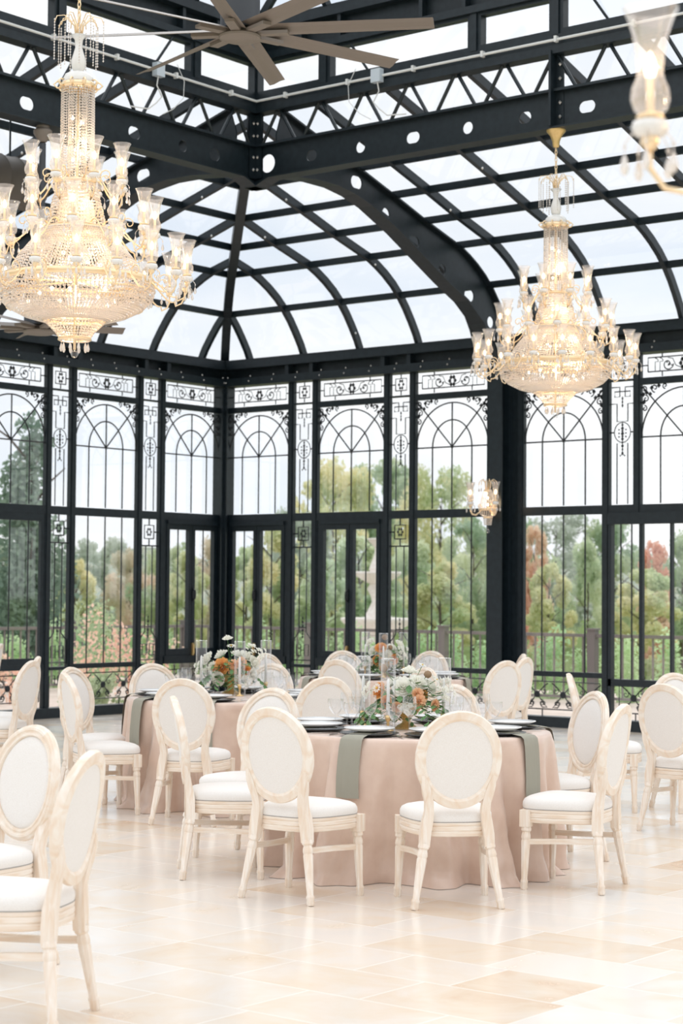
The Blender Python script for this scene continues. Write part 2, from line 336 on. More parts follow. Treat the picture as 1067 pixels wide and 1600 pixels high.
def panel_top(mb, sc, T, u0, u1):
    c = (u0+u1)/2; w = (u1-u0)/2
    z0, z1 = 3.985, 4.245; zc = (z0+z1)/2
    path(mb, T, [(c-.085, zc-.075), (c+.085, zc-.075), (c+.085, zc+.075), (c-.085, zc+.075), (c-.085, zc-.075)], r=.0075)
    path(mb, T, [(c, zc+.075), (c, z1)], r=.0075); path(mb, T, [(c, z0), (c, zc-.075)], r=.0075); path(mb, T, [(u0, zc), (c-.085, zc)], r=.0075)
    for a_ in range(6): sc.bead(tuple(T((c+.033*cos(a_*pi/3), 0, zc+.05*sin(a_*pi/3)))), .02, .026)
    # fret
    path(mb, T, [(u0+.01, 3.89), (c-.035, 3.89), (c-.035, 3.78), (c-.10, 3.78), (c-.10, 3.84), (c+.10, 3.84), (c+.10, 3.78), (c+.035, 3.78), (c+.035, 3.89), (u1-.01, 3.89)], r=.0075)
    path(mb, T, [(u0, 3.70), (c-.07, 3.70), (c-.07, 3.50), (c+.07, 3.50), (c+.07, 3.70), (u1, 3.70)], r=.0075)
    path(mb, T, arc(c, 3.375, .105, 0, 360, 20, ry=.115), r=.006)
    path(mb, T, [(u0, 3.375), (c-.105, 3.375)], r=.0085); path(mb, T, [(c+.105, 3.375), (u1, 3.375)], r=.0085)
    path(mb, T, [(c-.07, 2.56), (c-.07, 3.25), (c+.07, 3.25), (c+.07, 2.56)], r=.0075)
    for z, r in ((3.46, .016), (3.42, .022), (3.39, .016), (3.36, .024), (3.33, .016), (3.3, .02), (3.26, .014), (3.22, .02), (3.18, .014), (3.14, .016), (3.76, .014), (3.72, .012), (3.68, .014)):
        sc.bead(tuple(T((c, 0, z))), r, .03)
    for s in (-1, 1):
        for dz in (.03, -.01, -.05): sc.bead(tuple(T((c+s*.045, 0, 3.375+dz))), .014, .014)
        path(sc, T, [(c, 3.14), (c+s*.03, 3.10), (c+s*.035, 3.12)], r=.005, k=4)
def panel_low(mb, sc, T, u0, u1):
    c = (u0+u1)/2
    path(mb, T, [(c-.085, 2.20), (c+.085, 2.20), (c+.085, 2.37), (c-.085, 2.37), (c-.085, 2.20)], r=.0085)
    path(mb, T, [(c, 2.37), (c, 2.45)]); path(mb, T, [(c, 2.2), (c, 2.11)]); path(mb, T, [(u0, 2.11), (u1, 2.11)]); path(mb, T, [(u0, 2.285), (c-.085, 2.285)])
    for a_ in range(6): sc.bead(tuple(T((c+.035*cos(a_*pi/3), 0, 2.285+.04*sin(a_*pi/3)))), .02, .024)
    for s in (-1, 1): path(mb, T, [(c+s*.06, 2.11), (c+s*.06, 1.02), (c+s*.14, .93), (c+s*.14, .64)], r=.0085)
    for z, r in ((1.20, .012), (1.15, .02), (1.1, .014), (1.04, .022), (1.0, .014), (.96, .016)): sc.bead(tuple(T((c, 0, z))), r, .03)
    path(mb, T, [(c-.06, 1.08), (c+.06, 1.08)], r=.0075)
    path(mb, T, [(c-.10, .72), (c-.10, .86), (c-.03, .86), (c-.03, .79), (c+.03, .79), (c+.03, .86), (c+.10, .86), (c+.10, .72), (c+.03, .72), (c+.03, .79)], r=.0075)
    path(mb, T, [(c-.10, .72), (c-.03, .72), (c-.03, .79)], r=.0075); path(mb, T, [(u0, .66), (u1, .66)], r=.0075)
    path(mb, T, [(u0+.03, .13), (u0+.03, .5), (c-.02, .5), (c-.02, .4), (c+.03, .4), (c+.03, .5), (u1-.03, .5), (u1-.03, .13)], r=.0075)
def low_scroll(mb, sc, T, u0, u1):
    path(mb, T, [(u0+.04, .20), (u1-.04, .20), (u1-.04, .52), (u0+.04, .52), (u0+.04, .20)], r=.0075)
    for x in (u0+.25, (u0+u1)/2+.28): path(mb, T, [(x, .52), (x, .58)], r=.0075); path(mb, T, [(x, .12), (x, .20)], r=.0075)
    W = u1-u0; zc = .37
    for i in range(3):
        c = u0+W*(i+.5)/3
        sc.lathe([(0.0, -.012), (.035, -.01), (.042, 0), (.035, .01), (0, .012)], 10, (0, 0, 0), T=lambda p, c=c: T((c+p[0], p[2], zc+p[1])))
        for s in (-1, 1):
            path(sc, T, [(c+s*.03, zc-.03), (c+s*.09, zc-.11), (c+s*.14, zc-.15)]+spiral(c+s*.09, zc-.11, .05, -60*s if s > 0 else 240, 1.1, 14, -s)[2:], r=.007, k=4)
            path(sc, T, [(c+s*.03, zc+.03), (c+s*.09, zc+.09), (c+s*.15, zc+.13)], r=.007, k=4)
            path(sc, T, spiral(c+s*.10, zc+.04, .045, 90, 1.2, 14, s), r=.005, k=4)
            path(sc, T, spiral(c+s*.06, zc-.1, .04, 90, 1.2, 14, -s), r=.005, k=4)
def pane(T, u0, u1, z0, z1, parent, name='glass_pane', m='pane', n=-.02):
    b = MB(); b.quad(*[tuple(T((u, n, z))) for u, z in ((u0, z0), (u1, z0), (u1, z1), (u0, z1))]); return b.build(name, M[m], parent)
def bx(mb, T, u0, u1, n0, n1, z0, z1): mb.box((u0, n0, z0), (u1, n1, z1), T=lambda p: T(p)); return mb
def fixed_low(T, u0, u1, parent):
    f = MB(); bx(f, T, u0, u1, -.025, .03, .58, .64); f.build('lower_rail', M['steel'], parent)
    pane(T, u0, u1, .64, 2.45, parent); pane(T, u0, u1, .12, .58, parent)
    mb = MB(); sc = MB(); w = (u1-u0)/2; c = (u0+u1)/2
    for x in (c-.55*w, c, c+.55*w): path(mb, T, [(x, .64), (x, 2.45)])
    mb.build('window_bar', M['iron'], parent)
    mb = MB(); low_scroll(mb, sc, T, u0, u1); mb.build('scroll_frame', M['iron'], parent); sc.build('scrollwork', M['iron'], parent)
def casement_low(T, u0, u1, parent):
    f = MB()
    bx(f, T, u0, u0+.05, -.025, .02, .66, 2.45); bx(f, T, u1-.05, u1, -.025, .02, .66, 2.45); bx(f, T, u0+.05, u1-.05, -.05, .05, 2.40, 2.45); bx(f, T, u0, u1, -.05, .05, .60, .70)
    f.build('casement_frame', M['steel'], parent)
    c = (u0+u1)/2
    for s, a, b in ((-1, u0+.05, c-.004), (1, c+.004, u1-.05)):
        l = empty('casement_leaf', parent=parent); f = MB(); st = .055
        bx(f, T, a, a+st, -.035, .03, .70, 2.40); bx(f, T, b-st, b, -.035, .03, .70, 2.40); bx(f, T, a+st, b-st, -.035, .03, 2.33, 2.40); bx(f, T, a+st, b-st, -.035, .03, .70, .79)
        f.build('leaf_frame', M['steel'], l); pane(T, a+st, b-st, .79, 2.33, l, 'leaf_pane')
        f = MB(); path(f, T, [((a+b)/2, .79), ((a+b)/2, 2.33)]); f.build('glazing_bar', M['iron'], l)
    h = MB(); h.tube([T((c-.02, .03, 1.56)), T((c-.02, .07, 1.54)), T((c-.02, .075, 1.50)), T((c-.02, .07, 1.44)), T((c-.02, .03, 1.42))], .012, 6); bx(h, T, c-.035, c-.005, .03, .04, 1.40, 1.58); h.build('door_handle', M['iron'], parent)
    h = MB(); bx(h, T, c-.03, c-.005, .03, .055, .70, .86); h.tube([T((c-.018, .06, .72)), T((c-.018, .065, .84))], .011, 6); h.build('brass_bolt', M['goldpaint'], parent)['label'] = 'brass bolt at the foot of the casement'
    pane(T, u0, u1, .12, .60, parent)
    mb = MB(); sc = MB(); low_scroll(mb, sc, T, u0, u1); mb.build('scroll_frame', M['iron'], parent); sc.build('scrollwork', M['iron'], parent)

CASE = {('right', 0): 1, ('right', 1): 1, ('left', 0): 1, ('left', 2): 2, ('right', 2): 0}
for side, T in WALLS.items():
    # posts
    for i, u in enumerate(POSTS):
        if u == 0: continue
        f = MB(); hw = .048; z_ = 2.45 if (side == 'right' and i == 8) else 0; bx(f, T, u-hw, u+hw, -.025, .03, z_, 4.26); bx(f, T, u-hw+.02, u+hw-.02, .03, .04, z_, 4.26)
        trim_n[0] += 1; tag(f.build('trim_%d' % trim_n[0], M['steel']), kind='structure')
    bays = [(POSTS[0]+.10, POSTS[1]-.047), (POSTS[2]+.047, POSTS[3]-.047), (POSTS[4]+.047, POSTS[5]-.047), (POSTS[6]+.047, POSTS[7]-.047), (POSTS[8]+.047, POSTS[9]-.047), (POSTS[10]+.047, POSTS[11]-.047)]
    panels = [(POSTS[1]+.047, POSTS[2]-.047), (POSTS[3]+.047, POSTS[4]-.047), (POSTS[7]+.047, POSTS[8]-.047), (POSTS[9]+.047, POSTS[10]-.047)]
    for i, (u0, u1) in enumerate(bays):
        cas = CASE.get((side, i), 0)
        if cas: door_n[0] += 1; nm = 'door_%d' % door_n[0]
        else: win_n[0] += 1; nm = 'window_%d' % win_n[0]
        w = empty(nm, T(((u0+u1)/2, 0, 0)), kind='structure')
        inv = Matrix.Translation(-w.location)
        before = set(COL.objects)
        pane(T, u0, u1, 2.55, 3.90, w); pane(T, u0, u1, 3.97, 4.25, w)
        f = MB(); bx(f, T, u0, u1, -.025, .03, 2.45, 2.55); bx(f, T, u0, u1, -.025, .03, 3.90, 3.975); f.build('transom_rail', M['steel'], w)
        mb = MB(); sc = MB(); arch_grille(mb, sc, T, u0, u1); mb.build('arched_grille', M['iron'], w); sc.build('scrollwork', M['iron'], w)
        mb = MB(); sc = MB(); transom_grille(mb, sc, T, u0, u1); mb.build('transom_grille', M['iron'], w); sc.build('scrollwork', M['iron'], w)
        if side == 'right' and i == 4: pass
        elif cas == 2:
            fixed_low(T, u0, u1, w); f = MB(); bx(f, T, u1-.05, u1, -.02, .025, .64, 2.45); bx(f, T, u0, u0+.06, -.02, .025, .64, 2.45); bx(f, T, u0+.06, u1-.05, -.02, .025, 2.36, 2.45); bx(f, T, u0+.06, u1-.05, -.02, .025, .64, .72); f.build('leaf_frame', M['steel'], w)
        elif cas: casement_low(T, u0, u1, w)
        else: fixed_low(T, u0, u1, w)
        for o in set(COL.objects)-before:
            if o.parent == w: o.location = -w.location
    for i, (u0, u1) in enumerate(panels):
        win_n[0] += 1; w = empty('window_%d' % win_n[0], T(((u0+u1)/2, 0, 0)), kind='structure'); before = set(COL.objects)
        big = (side == 'right' and i == 2)
        pane(T, u0, u1, 2.55, 4.25, w)
        f = MB(); bx(f, T, u0, u1, -.025, .03, 2.45, 2.55); bx(f, T, u0, u1, -.02, .04, 3.955, 3.975); f.build('transom_rail', M['steel'], w)
        mb = MB(); sc = MB(); panel_top(mb, sc, T, u0, u1)
        if not big:
            pane(T, u0, u1, .12, 2.45, w); panel_low(mb, sc, T, u0, u1)
            f = MB(); bx(f, T, u0, u1, -.04, .04, .57, .61); f.build('lower_rail', M['steel'], w)
        mb.build('fretwork', M['iron'], w); sc.build('leafwork', M['iron'], w)
        for o in set(COL.objects)-before:
            if o.parent == w: o.location = -w.location
    # cornice: lower band, recessed back with upright dividers, upper band
    L = 10.2
    f = MB(); bx(f, T, -.10, L, -.09, .13, 4.25, 4.35); bx(f, T, -.10, L, -.09, .02, 4.35, 4.47); bx(f, T, -.10, L, -.09, .16, 4.47, 4.56); bx(f, T, -.10, L, -.05, .10, 4.56, 4.60)
    for u in POSTS[1:]: bx(f, T, u-.03, u+.03, .02, .125, 4.35, 4.47)
    trim_n[0] += 1; tag(f.build('trim_%d' % trim_n[0], M['steel']), kind='structure')
    f = MB()
    u = .15
    while u < L:
        for z in (4.30, 4.365): f.bead(tuple(T((u+(0 if z < 4.33 else .03), .135, z))), .013, .013)
        u += .40
    trim_n[0] += 1; tag(f.build('trim_%d' % trim_n[0], M['bolt']), kind='structure')
    # sill
    f = MB(); bx(f, T, -.10, L, -.09, .10, 0, .12); tag(f.build('baseboard_'+side, M['steel']), kind='structure')
# corner post
f = MB(); f.box((-.10, -.10, 0), (.10, .10, 4.6)); f.box((.10, -.16, 0), (.115, .0, 4.25)); f.box((0, -.115, 0), (.16, -.10, 4.25)); trim_n[0] += 1; tag(f.build('trim_%d' % trim_n[0], M['steel']), kind='structure')
# big glazed door on the right wall past the double post
T = WALLS['right']; door_n[0] += 1; w = empty('door_%d' % door_n[0], (6.7, 0, 0), kind='structure'); before = set(COL.objects)
u0, u1 = POSTS[7]+.047, POSTS[9]-.0525
f = MB(); bx(f, T, u0, u1, -.05, .07, 2.33, 2.46); bx(f, T, u0, u0+.04, -.03, .05, .12, 2.33); bx(f, T, 6.33, 6.375, -.02, .03, .58, 2.33); bx(f, T, u0, u1, -.05, .05, .50, .58); bx(f, T, 6.72, 6.745, -.03, .03, .58, 2.33); f.build('door_frame', M['steel'], w)
pane(T, u0, u1, .58, 2.33, w); pane(T, u0, u1, .12, .50, w)
mb = MB()
for x in (6.08, 6.22, 6.9, 7.15): path(mb, T, [(x, .58), (x, 2.33)])
mb.build('glazing_bar', M['iron'], w)
mb = MB(); sc = MB(); low_scroll(mb, sc, T, u0+.08, u1-.04); mb.build('scroll_frame', M['iron'], w); sc.build('scrollwork', M['iron'], w)
for o in set(COL.objects)-before:
    if o.parent == w: o.location = -w.location

# ------------------------------------------------------------------ roof
PROF = [(0, 4.585), (.07, 4.72), (.17, 4.865), (.28, 5.01), (.41, 5.152), (.55, 5.27), (.71, 5.375), (.87, 5.46), (1.03, 5.53), (1.67, 5.71), (2.27, 5.90), (2.90, 6.09), (3.55, 6.28), (4.16, 6.46)]
PURL = [.41, 1.03, 1.67, 2.27, 2.90, 3.55]
def zprof(d):
    for (a, za), (b, zb) in zip(PROF, PROF[1:]):
        if d <= b+1e-9: return za+(zb-za)*(d-a)/(b-a)
    return PROF[-1][1]
RIBS = [.46, 1.385, 2.308, 3.23, 4.08, 5.0, 5.90, 6.87, 7.8, 8.7, 9.6, 10.5]
LEN = 11.0; RD = 4.24
ceil = empty('ceiling', (0, 0, 4.6), kind='structure'); before = set(COL.objects)
for side, T in WALLS.items():
    g = MB()
    for (a, za), (b, zb) in zip(PROF, PROF[1:]):
        g.quad(tuple(T((a, a, za+.02))), tuple(T((LEN, a, za+.02))), tuple(T((LEN, b, zb+.02))), tuple(T((b, b, zb+.02))))
    g.build('roof_glazing', M['roofpane'], ceil)
    for u in RIBS:
        pts = [(d, z) for d, z in PROF if d <= u]
        if u < 4.16: pts.append((u, zprof(u)))
        g = MB(); g.rtube([T((u, d, z)) for d, z in pts], .055, .09, up=(T((0, 1, 0))-T((0, 0, 0)))*-.0+Vector((0, 0, 1)) if False else (0, 0, 1))
        g.build('rib', M['steel'], ceil)
    for d in PURL:
        g = MB(); z = zprof(d); g.rtube([T((d, d, z)), T((LEN, d, z))], .05, .075); g.build('purlin', M['steel'], ceil)
g = MB(); g.rtube([(d, -d, z-.01) for d, z in PROF], .11, .12); g.build('hip_rafter', M['steel'], ceil)
g = MB()
for i, u in enumerate(RIBS[:8]):
    for d in (.15, .95, 1.9, 2.6):
        if u > d and (i+int(d*7)) % 3 == 0:
            for T in WALLS.values(): g.bead(tuple(T((u+.04, d, zprof(d)-.05))), .018, .018)
g.build('bolt', M['bolt'], ceil)
for o in set(COL.objects)-before:
    if o.parent == ceil: o.location = -ceil.location

# arches: web in plane u = const
INNER = [(.25, 3.7), (.25, 4.05), (.30, 4.28), (.46, 4.50), (.62, 4.68), (.95, 4.90), (1.35, 5.07), (2.25, 5.50), (2.75, 5.70), (3.05, 5.78), (3.35, 5.82), (3.7, 5.82), (RD, 5.77)]
HOLES = [(2.92, 5.93), (2.40, 5.67), (1.88, 5.44), (1.34, 5.20), (.80, 4.98), (.36, 4.72)]
for side, T in WALLS.items():
    for U in ((4.525, 9.2) if side == 'right' else (4.525, 9.2)):
        trim_n[0] += 1; a = empty('trim_%d' % trim_n[0], T((U, .1, 0)), kind='structure'); before = set(COL.objects)
        top = [(d, zprof(d)-.03) for d in (4.16, 3.55, 2.9, 2.27, 1.67, 1.03, .87, .71, .55, .41, .28, .17, .09)]
        outl = INNER+[(RD, 6.2)]+top+[(.09, 3.6)]
        h = []
        for k, (x, y) in enumerate(HOLES): h.append(circ(x, y, .068, 18, sx=.03 if k % 2 == 0 else 0))
        O = T((U, 0, 0)); X = T((0, 1, 0))-T((0, 0, 0)); Z = Vector((0, 0, 1)); N = X.cross(Z)
        mtx = Matrix(((X.x, Z.x, N.x, O.x), (X.y, Z.y, N.y, O.y), (X.z, Z.z, N.z, O.z), (0, 0, 0, 1)))
        holed('arch_web', outl, h, .016, mtx, M['steel'], a)
        fl = MB(); uv = (T((1, 0, 0))-T((0, 0, 0)))
        sec = [(-.10, -.008), (.10, -.008), (.10, .008), (-.10, .008)]
        fl.tube([T((U, d, z)) for d, z in INNER], 1, up=(0, 0, 1), sec=None) if False else None
        # flange as explicit strips so that it never twists
        def strip(pts, w, th):
            n = len(pts)
            for i in range(n-1):
                (d0, z0), (d1, z1) = pts[i], pts[i+1]; L_ = sqrt((d1-d0)**2+(z1-z0)**2); nx, nz_ = -(z1-z0)/L_*th/2, (d1-d0)/L_*th/2
                q = [(d0-nx, z0-nz_), (d1-nx, z1-nz_), (d1+nx, z1+nz_), (d0+nx, z0+nz_)]
                k = len(fl.v)
                for s in (-1, 1): fl.v += [tuple(T((U+s*w/2, qq[0], qq[1]))) for qq in q]
                fl.f += [(k, k+1, k+2, k+3), (k+7, k+6, k+5, k+4), (k, k+4, k+5, k+1), (k+1, k+5, k+6, k+2), (k+2, k+6, k+7, k+3), (k+3, k+7, k+4, k)]
        strip(INNER, .20, .02); strip(top, .14, .02); fl.build('arch_flange', M['steel'], a)
        c = MB(); bx(c, T, U-.10, U+.10, .235, .26, 0, 3.7); bx(c, T, U-.10, U+.10, -.08, .10, 0, 4.5); bx(c, T, U-.012, U+.012, .10, .235, 0, 3.7); bx(c, T, U+.10, U+.17, -.07, .02, 0, 4.3); bx(c, T, U-.17, U-.10, -.07, .02, 0, 4.3); c.build('column', M['steel'], a)
        c = MB()
        for z in (.5, 2.44, 2.62, 3.6, 3.9): c.bead(tuple(T((U+.012, .17, z))), .02, .02)
        c.build('bolt', M['bolt'], a)
        for o in set(COL.objects)-before:
            if o.parent == a: o.location = -a.location

# ring beam with holes, truss and clerestory
for side, T0 in WALLS.items():
    T = (lambda T0: lambda p: T0((p[0], RD+p[1], p[2])))(T0)
    trim_n[0] += 1; a = empty('trim_%d' % trim_n[0], T((RD, 0, 5.9)), kind='structure'); before = set(COL.objects)
    E_ = 11.5
    outl = [(RD, 5.68), (RD+.10, 5.68), (RD+.17, 5.72), (RD+.26, 5.755), (RD+.42, 5.755), (E_, 5.755), (E_, 6.09), (RD, 6.09)]
    if side == 'right': hs = [(4.42, .095, 0), (5.0, .055, .012), (5.62, .058, 0), (6.26, .055, .025), (6.9, .058, 0), (7.54, .055, .012), (8.2, .055, .03), (8.84, .058, 0), (9.5, .055, .02)]
    else: hs = [(4.86, .062, .015), (5.32, .058, 0), (5.99, .06, .02), (6.66, .055, 0), (7.35, .06, .025), (8.0, .055, 0), (8.7, .055, .02)]
    O = T((0, 0, 0)); X = T((1, 0, 0))-O; Z = Vector((0, 0, 1)); N = X.cross(Z)
    mtx = Matrix(((X.x, Z.x, N.x, O.x), (X.y, Z.y, N.y, O.y), (X.z, Z.z, N.z, O.z), (0, 0, 0, 1)))
    holed('beam_web', outl, [circ(x, 5.905, r, 22, s) for x, r, s in hs], .014, mtx, M['steel'], a)
    fl = MB(); pts = [(RD-.06, 5.675), (RD+.08, 5.675), (RD+.17, 5.715), (RD+.26, 5.748), (RD+.42, 5.748), (E_, 5.748)]
    for (x0, z0), (x1, z1) in zip(pts, pts[1:]):
        k = len(fl.v)
        for s in (-.09, .09): fl.v += [tuple(T((x0, s, z0-.009))), tuple(T((x1, s, z1-.009))), tuple(T((x1, s, z1+.009))), tuple(T((x0, s, z0+.009)))]
        fl.f += [(k, k+1, k+2, k+3), (k+7, k+6, k+5, k+4), (k, k+4, k+5, k+1), (k+1, k+5, k+6, k+2), (k+2, k+6, k+7, k+3), (k+3, k+7, k+4, k)]
    bx(fl, T, RD-.06, E_, -.07, .07, 6.08, 6.105); fl.build('beam_flange', M['steel'], a)
    st = MB()
    for x in (RD+.02, 7.87): bx(st, T, x-.012, x+.012, -.09, .11, 5.76, 6.45); bx(st, T, x+.012, x+.09, .0, .014, 5.76, 6.45)
    st.build('stiffener_plate', M['steel'], a)
    st = MB()
    for x in (RD+.06, 7.93):
        for z in (5.85, 5.98, 6.2, 6.33): st.bead(tuple(T((x, .03, z))), .02, .02)
    st.build('bolt', M['bolt'], a)
    tr = MB(); x = RD+.12
    while x < E_-.6:
        for a0, b0, z0, z1 in ((x, x+.19, 6.11, 6.42), (x+.24, x+.43, 6.42, 6.11)): tr.tube([T((a0, .02, z0)), T((b0, .02, z1))], .018, 6)
        x += .55
    tr.build('truss_web', M['steel'], a)
    tc_ = MB(); bx(tc_, T, RD-.05, E_, -.06, .09, 6.42, 6.50); bx(tc_, T, RD-.05, E_, -.05, .05, 6.50, 6.62); bx(tc_, T, RD-.02, E_, .05, .065, 6.565, 6.60); tc_.build('truss_chord', M['steel'], a)
    for o in set(COL.objects)-before:
        if o.parent == a: o.location = -a.location
    # clerestory windows
    CP = [RD, 5.19, 7.0, 7.90, 9.7, 10.6]
    for i, (c0, c1) in enumerate(zip(CP, CP[1:])):
        win_n[0] += 1; w = empty('window_%d' % win_n[0], T(((c0+c1)/2, 0, 6.6)), kind='structure'); before = set(COL.objects)
        f = MB()
        bx(f, T, c0+.035, c0+.075, -.04, .05, 6.62, 6.96); bx(f, T, c1-.075, c1-.035, -.04, .05, 6.62, 6.96); bx(f, T, c0+.075, c1-.075, -.04, .05, 6.62, 6.65); bx(f, T, c0+.075, c1-.075, -.04, .05, 6.93, 6.96)
        f.build('window_frame', M['steel'], w); pane(T, c0+.075, c1-.075, 6.65, 6.93, w, n=0)
        if c1-c0 > 1.2:
            f = MB(); f.tube([T((c0+.35, .06, 6.92)), T((c0+.52, .02, 6.66))], .014, 6); f.build('stay_arm', M['steel'], w)
        for o in set(COL.objects)-before:
            if o.parent == w: o.location = -w.location
    f = MB()
    for c in CP: bx(f, T, c-.035, c+.035, -.05, .07, 6.6, 6.96)
    bx(f, T, RD-.05, E_, -.06, .09, 6.96, 7.03); bx(f, T, RD-.05, E_, -.06, .0, 7.03, 7.25); bx(f, T, RD-.05, E_, -.06, .11, 7.25, 7.33); bx(f, T, RD-.05, E_, -.06, .06, 7.33, 7.38)
    for c in (4.9, 5.4, 6.4, 6.9, 7.9, 8.4): bx(f, T, c-.02, c+.02, 0, .085, 7.03, 7.25)
    trim_n[0] += 1; tag(f.build('trim_%d' % trim_n[0], M['steel']), kind='structure')
    # upper lantern roof
    f = MB(); g = MB()
    for c in (RD, 5.2, 6.1, 7.0, 7.9, 8.8, 9.7, 10.6): f.rtube([T((c, 0, 7.36)), T((c, .35, 7.75)), T((c, .9, 8.05))], .05, .08)
    g.quad(tuple(T((RD, 0, 7.38))), tuple(T((E_, 0, 7.38))), tuple(T((E_, .35, 7.77))), tuple(T((RD+.35, .35, 7.77))))
    g.quad(tuple(T((RD+.35, .35, 7.77))), tuple(T((E_, .35, 7.77))), tuple(T((E_, .9, 8.07))), tuple(T((RD+.9, .9, 8.07))))
    trim_n[0] += 1; tag(f.build('trim_%d' % trim_n[0], M['steel']), kind='structure'); trim_n[0] += 1; tag(g.build('trim_%d' % trim_n[0], M['roofpane']), kind='structure')
    # conduit
    cd = empty('electrical_conduit', T((RD, .1, 6.5)), label={'right': 'white conduit pipe with a junction box running along the right-hand clerestory sill', 'left': 'white conduit pipe with a junction box running along the left-hand clerestory sill'}[side], cat='conduit'); before = set(COL.objects)
    f = MB(); f.tube([T((RD+.11, .11, 6.535)), T((10.8, .11, 6.535))], .013, 8); f.build('pipe', M['conduit'], cd)
    jx = 5.92 if side == 'right' else 5.80
    f = MB(); bx(f, T, jx-.06, jx+.05, .095, .16, 6.47, 6.60); f.build('junction_box', M['box'], cd)
    f = MB(); f.tube([T((jx, .13, 6.48)), T((jx+.02, .13, 6.38)), T((jx-.04, .14, 6.28)), T((jx+.04, .14, 6.2)), T((jx+.1, .1, 6.14)), T((jx+.3, .06, 6.13))], .007, 5); f.build('loose_wire', M['conduit'], cd)
    f = MB(); f.tube([T((jx-.3, .09, 6.66)), T((jx-.36, .13, 6.5)), T((jx-.34, .14, 6.33)), T((jx-.22, .12, 6.2)), T((jx-.1, .1, 6.13))], .004, 5); f.build('thin_wire', M['conduit'], cd)
    x = RD+.5
    while x < 10.5: f = MB(); bx(f, T, x-.012, x+.012, .09, .135, 6.51, 6.565); x += .8; f.build('pipe_clip', M['conduit'], cd)
    for o in set(COL.objects)-before:
        if o.parent == cd: o.location = -cd.location
# tie beams that carry the fan and the near chandelier
for i, (x0, y, x1, z) in enumerate(((4.24, -8.54, 11.6, 7.1), (4.24, -10.386, 11.6, 6.9))):
    f = MB(); f.box((x0, y-.05, z), (x1, y+.05, z+.14)); trim_n[0] += 1; tag(f.build('trim_%d' % trim_n[0], M['steel']), kind='structure')

# ------------------------------------------------------------------ ceiling fans
def fan(loc, R, angs, toprod, label, mname='taupe'):
    a = empty('ceiling_fan', loc, label=label, cat='ceiling fan')
    b = MB(); b.lathe([(0, -.085), (.10, -.082), (.15, -.065), (.155, -.05), (.13, -.03), (.10, 0), (0, 0)], 32); smooth_angle(b.build('hub_plate', M['taupe'], a))
    b = MB(); b.lathe([(0, 0), (.145, 0), (.145, .30), (.10, .34), (.03, .36), (.03, toprod), (0, toprod)], 28); smooth_angle(b.build('motor', M['grey'], a))
    for ang in angs:
        b = MB(); c_, s_ = cos(radians(ang)), sin(radians(ang)); n = 8
        def P(r, t, z): return (r*c_-t*s_, r*s_+t*c_, z)
        pts = []
        for i in range(n+1):
            r = .12+(R-.12)*i/n; w = .075-.012*i/n; tw = .022
            for t, dz in ((-w, tw), (-w*.3, .010), (w*.4, -tw*.6+.0), (w, -tw), (w*.4, -tw*.6+.012), (-w*.3, .022)): pts.append(P(r, t, dz-.005))
        b.v = pts
        for i in range(n):
            for j in range(6): b.f.append((i*6+j, i*6+(j+1) % 6, (i+1)*6+(j+1) % 6, (i+1)*6+j))
        b.f += [(0, 1, 2, 3, 4, 5), tuple(n*6+j for j in (5, 4, 3, 2, 1, 0))]
        bl = b.build('blade', M['taupe'], a)
        b = MB()
        b.box((.10, -.035, -.045), (.36, .035, -.02), T=lambda p: Vector(P(p.x, p.y, p.z))); b.build('blade_bracket', M['taupe'], bl)
    return a
fan((7.87, -8.54, 5.63), 1.42, [29.5+45*k for k in range(8)], 1.5, 'large eight-bladed taupe ceiling fan at the top of the picture')
f2 = fan((4.24, -7.15, 3.92), .78, [15+45*k for k in range(8)], 1.66, 'smaller ceiling fan mostly hidden behind the left-hand crystal chandelier')
b = MB(); b.lathe([(.03, -.15), (.04, -.14), (.085, -.07), (.085, -.045), (.06, -.02), (.06, 0), (0, 0)], 20, (0, 0, 1.82)); smooth_angle(b.build('canopy', M['taupe'], f2))
# duct
d = empty('air_duct', (3.4, -7.6, 5.4), label='wide ribbed brown air duct at the left edge behind the chandelier', cat='air duct')
b = MB(); prof = []
for i in range(14):
    y = -1.6+i*.2; prof += [(.235, y), (.245, y+.01), (.235, y+.02)]
prof = [(0, -1.6)]+prof+[(.235, 1.1), (.0, 1.1)]
b.lathe(prof, 28, T=lambda p: Vector((p.x, p.z, p.y))); smooth_angle(b.build('duct_sleeve', M['duct'], d), 60)
b = MB()
for y in (-1.2, .8): b.tube([(0, y, .24), (0, y, .78)], .01, 6)
b.build('hanger_rod', M['steel'], d)

# ------------------------------------------------------------------ lamps: one arm = cup, candle, bulb, shade, pendants
def shade_profile(): return [(.020, 0), (.034, .010), (.040, .030), (.038, .052), (.029, .072), (.026, .088), (.029, .12), (.037, .165), (.050, .205), (.058, .218)]
LMESH = {}
BULB = MB().lathe([(0, -.014), (.011, -.006), (.012, .006), (0, .016)], 8).mesh('inner_bulb', M['bulb'], True)
b = MB(); b.lathe([(0, -.075), (.012, -.07), (.02, -.055), (.016, -.045)], 12); b.lathe([(.012, -.012), (.030, -.006), (.026, .0), (.012, .004)], 12); b.tube([(0, 0, -.06), (0, 0, .075)], .009, 8); LMESH['candle'] = b.mesh('candle_sleeve', M['palegold'], True)
b = MB(); b.lathe([(.012, -.048), (.030, -.042), (.037, -.028), (.033, -.014), (.014, -.008)], 24, flute=.05, nf=12); LMESH['cup'] = b.mesh('fluted_cup', M['porcelain'], True)
b = MB(); b.lathe([(0, .072), (.008, .078), (.0125, .092), (.010, .110), (.004, .124), (0, .130)], 10); LMESH['bulb'] = b.mesh('flame_bulb', M['bulb'], True)
b = MB(); b.lathe(shade_profile(), 20, flute=.012, nf=10); LMESH['shade'] = b.mesh('glass_shade', M['shade'], True)
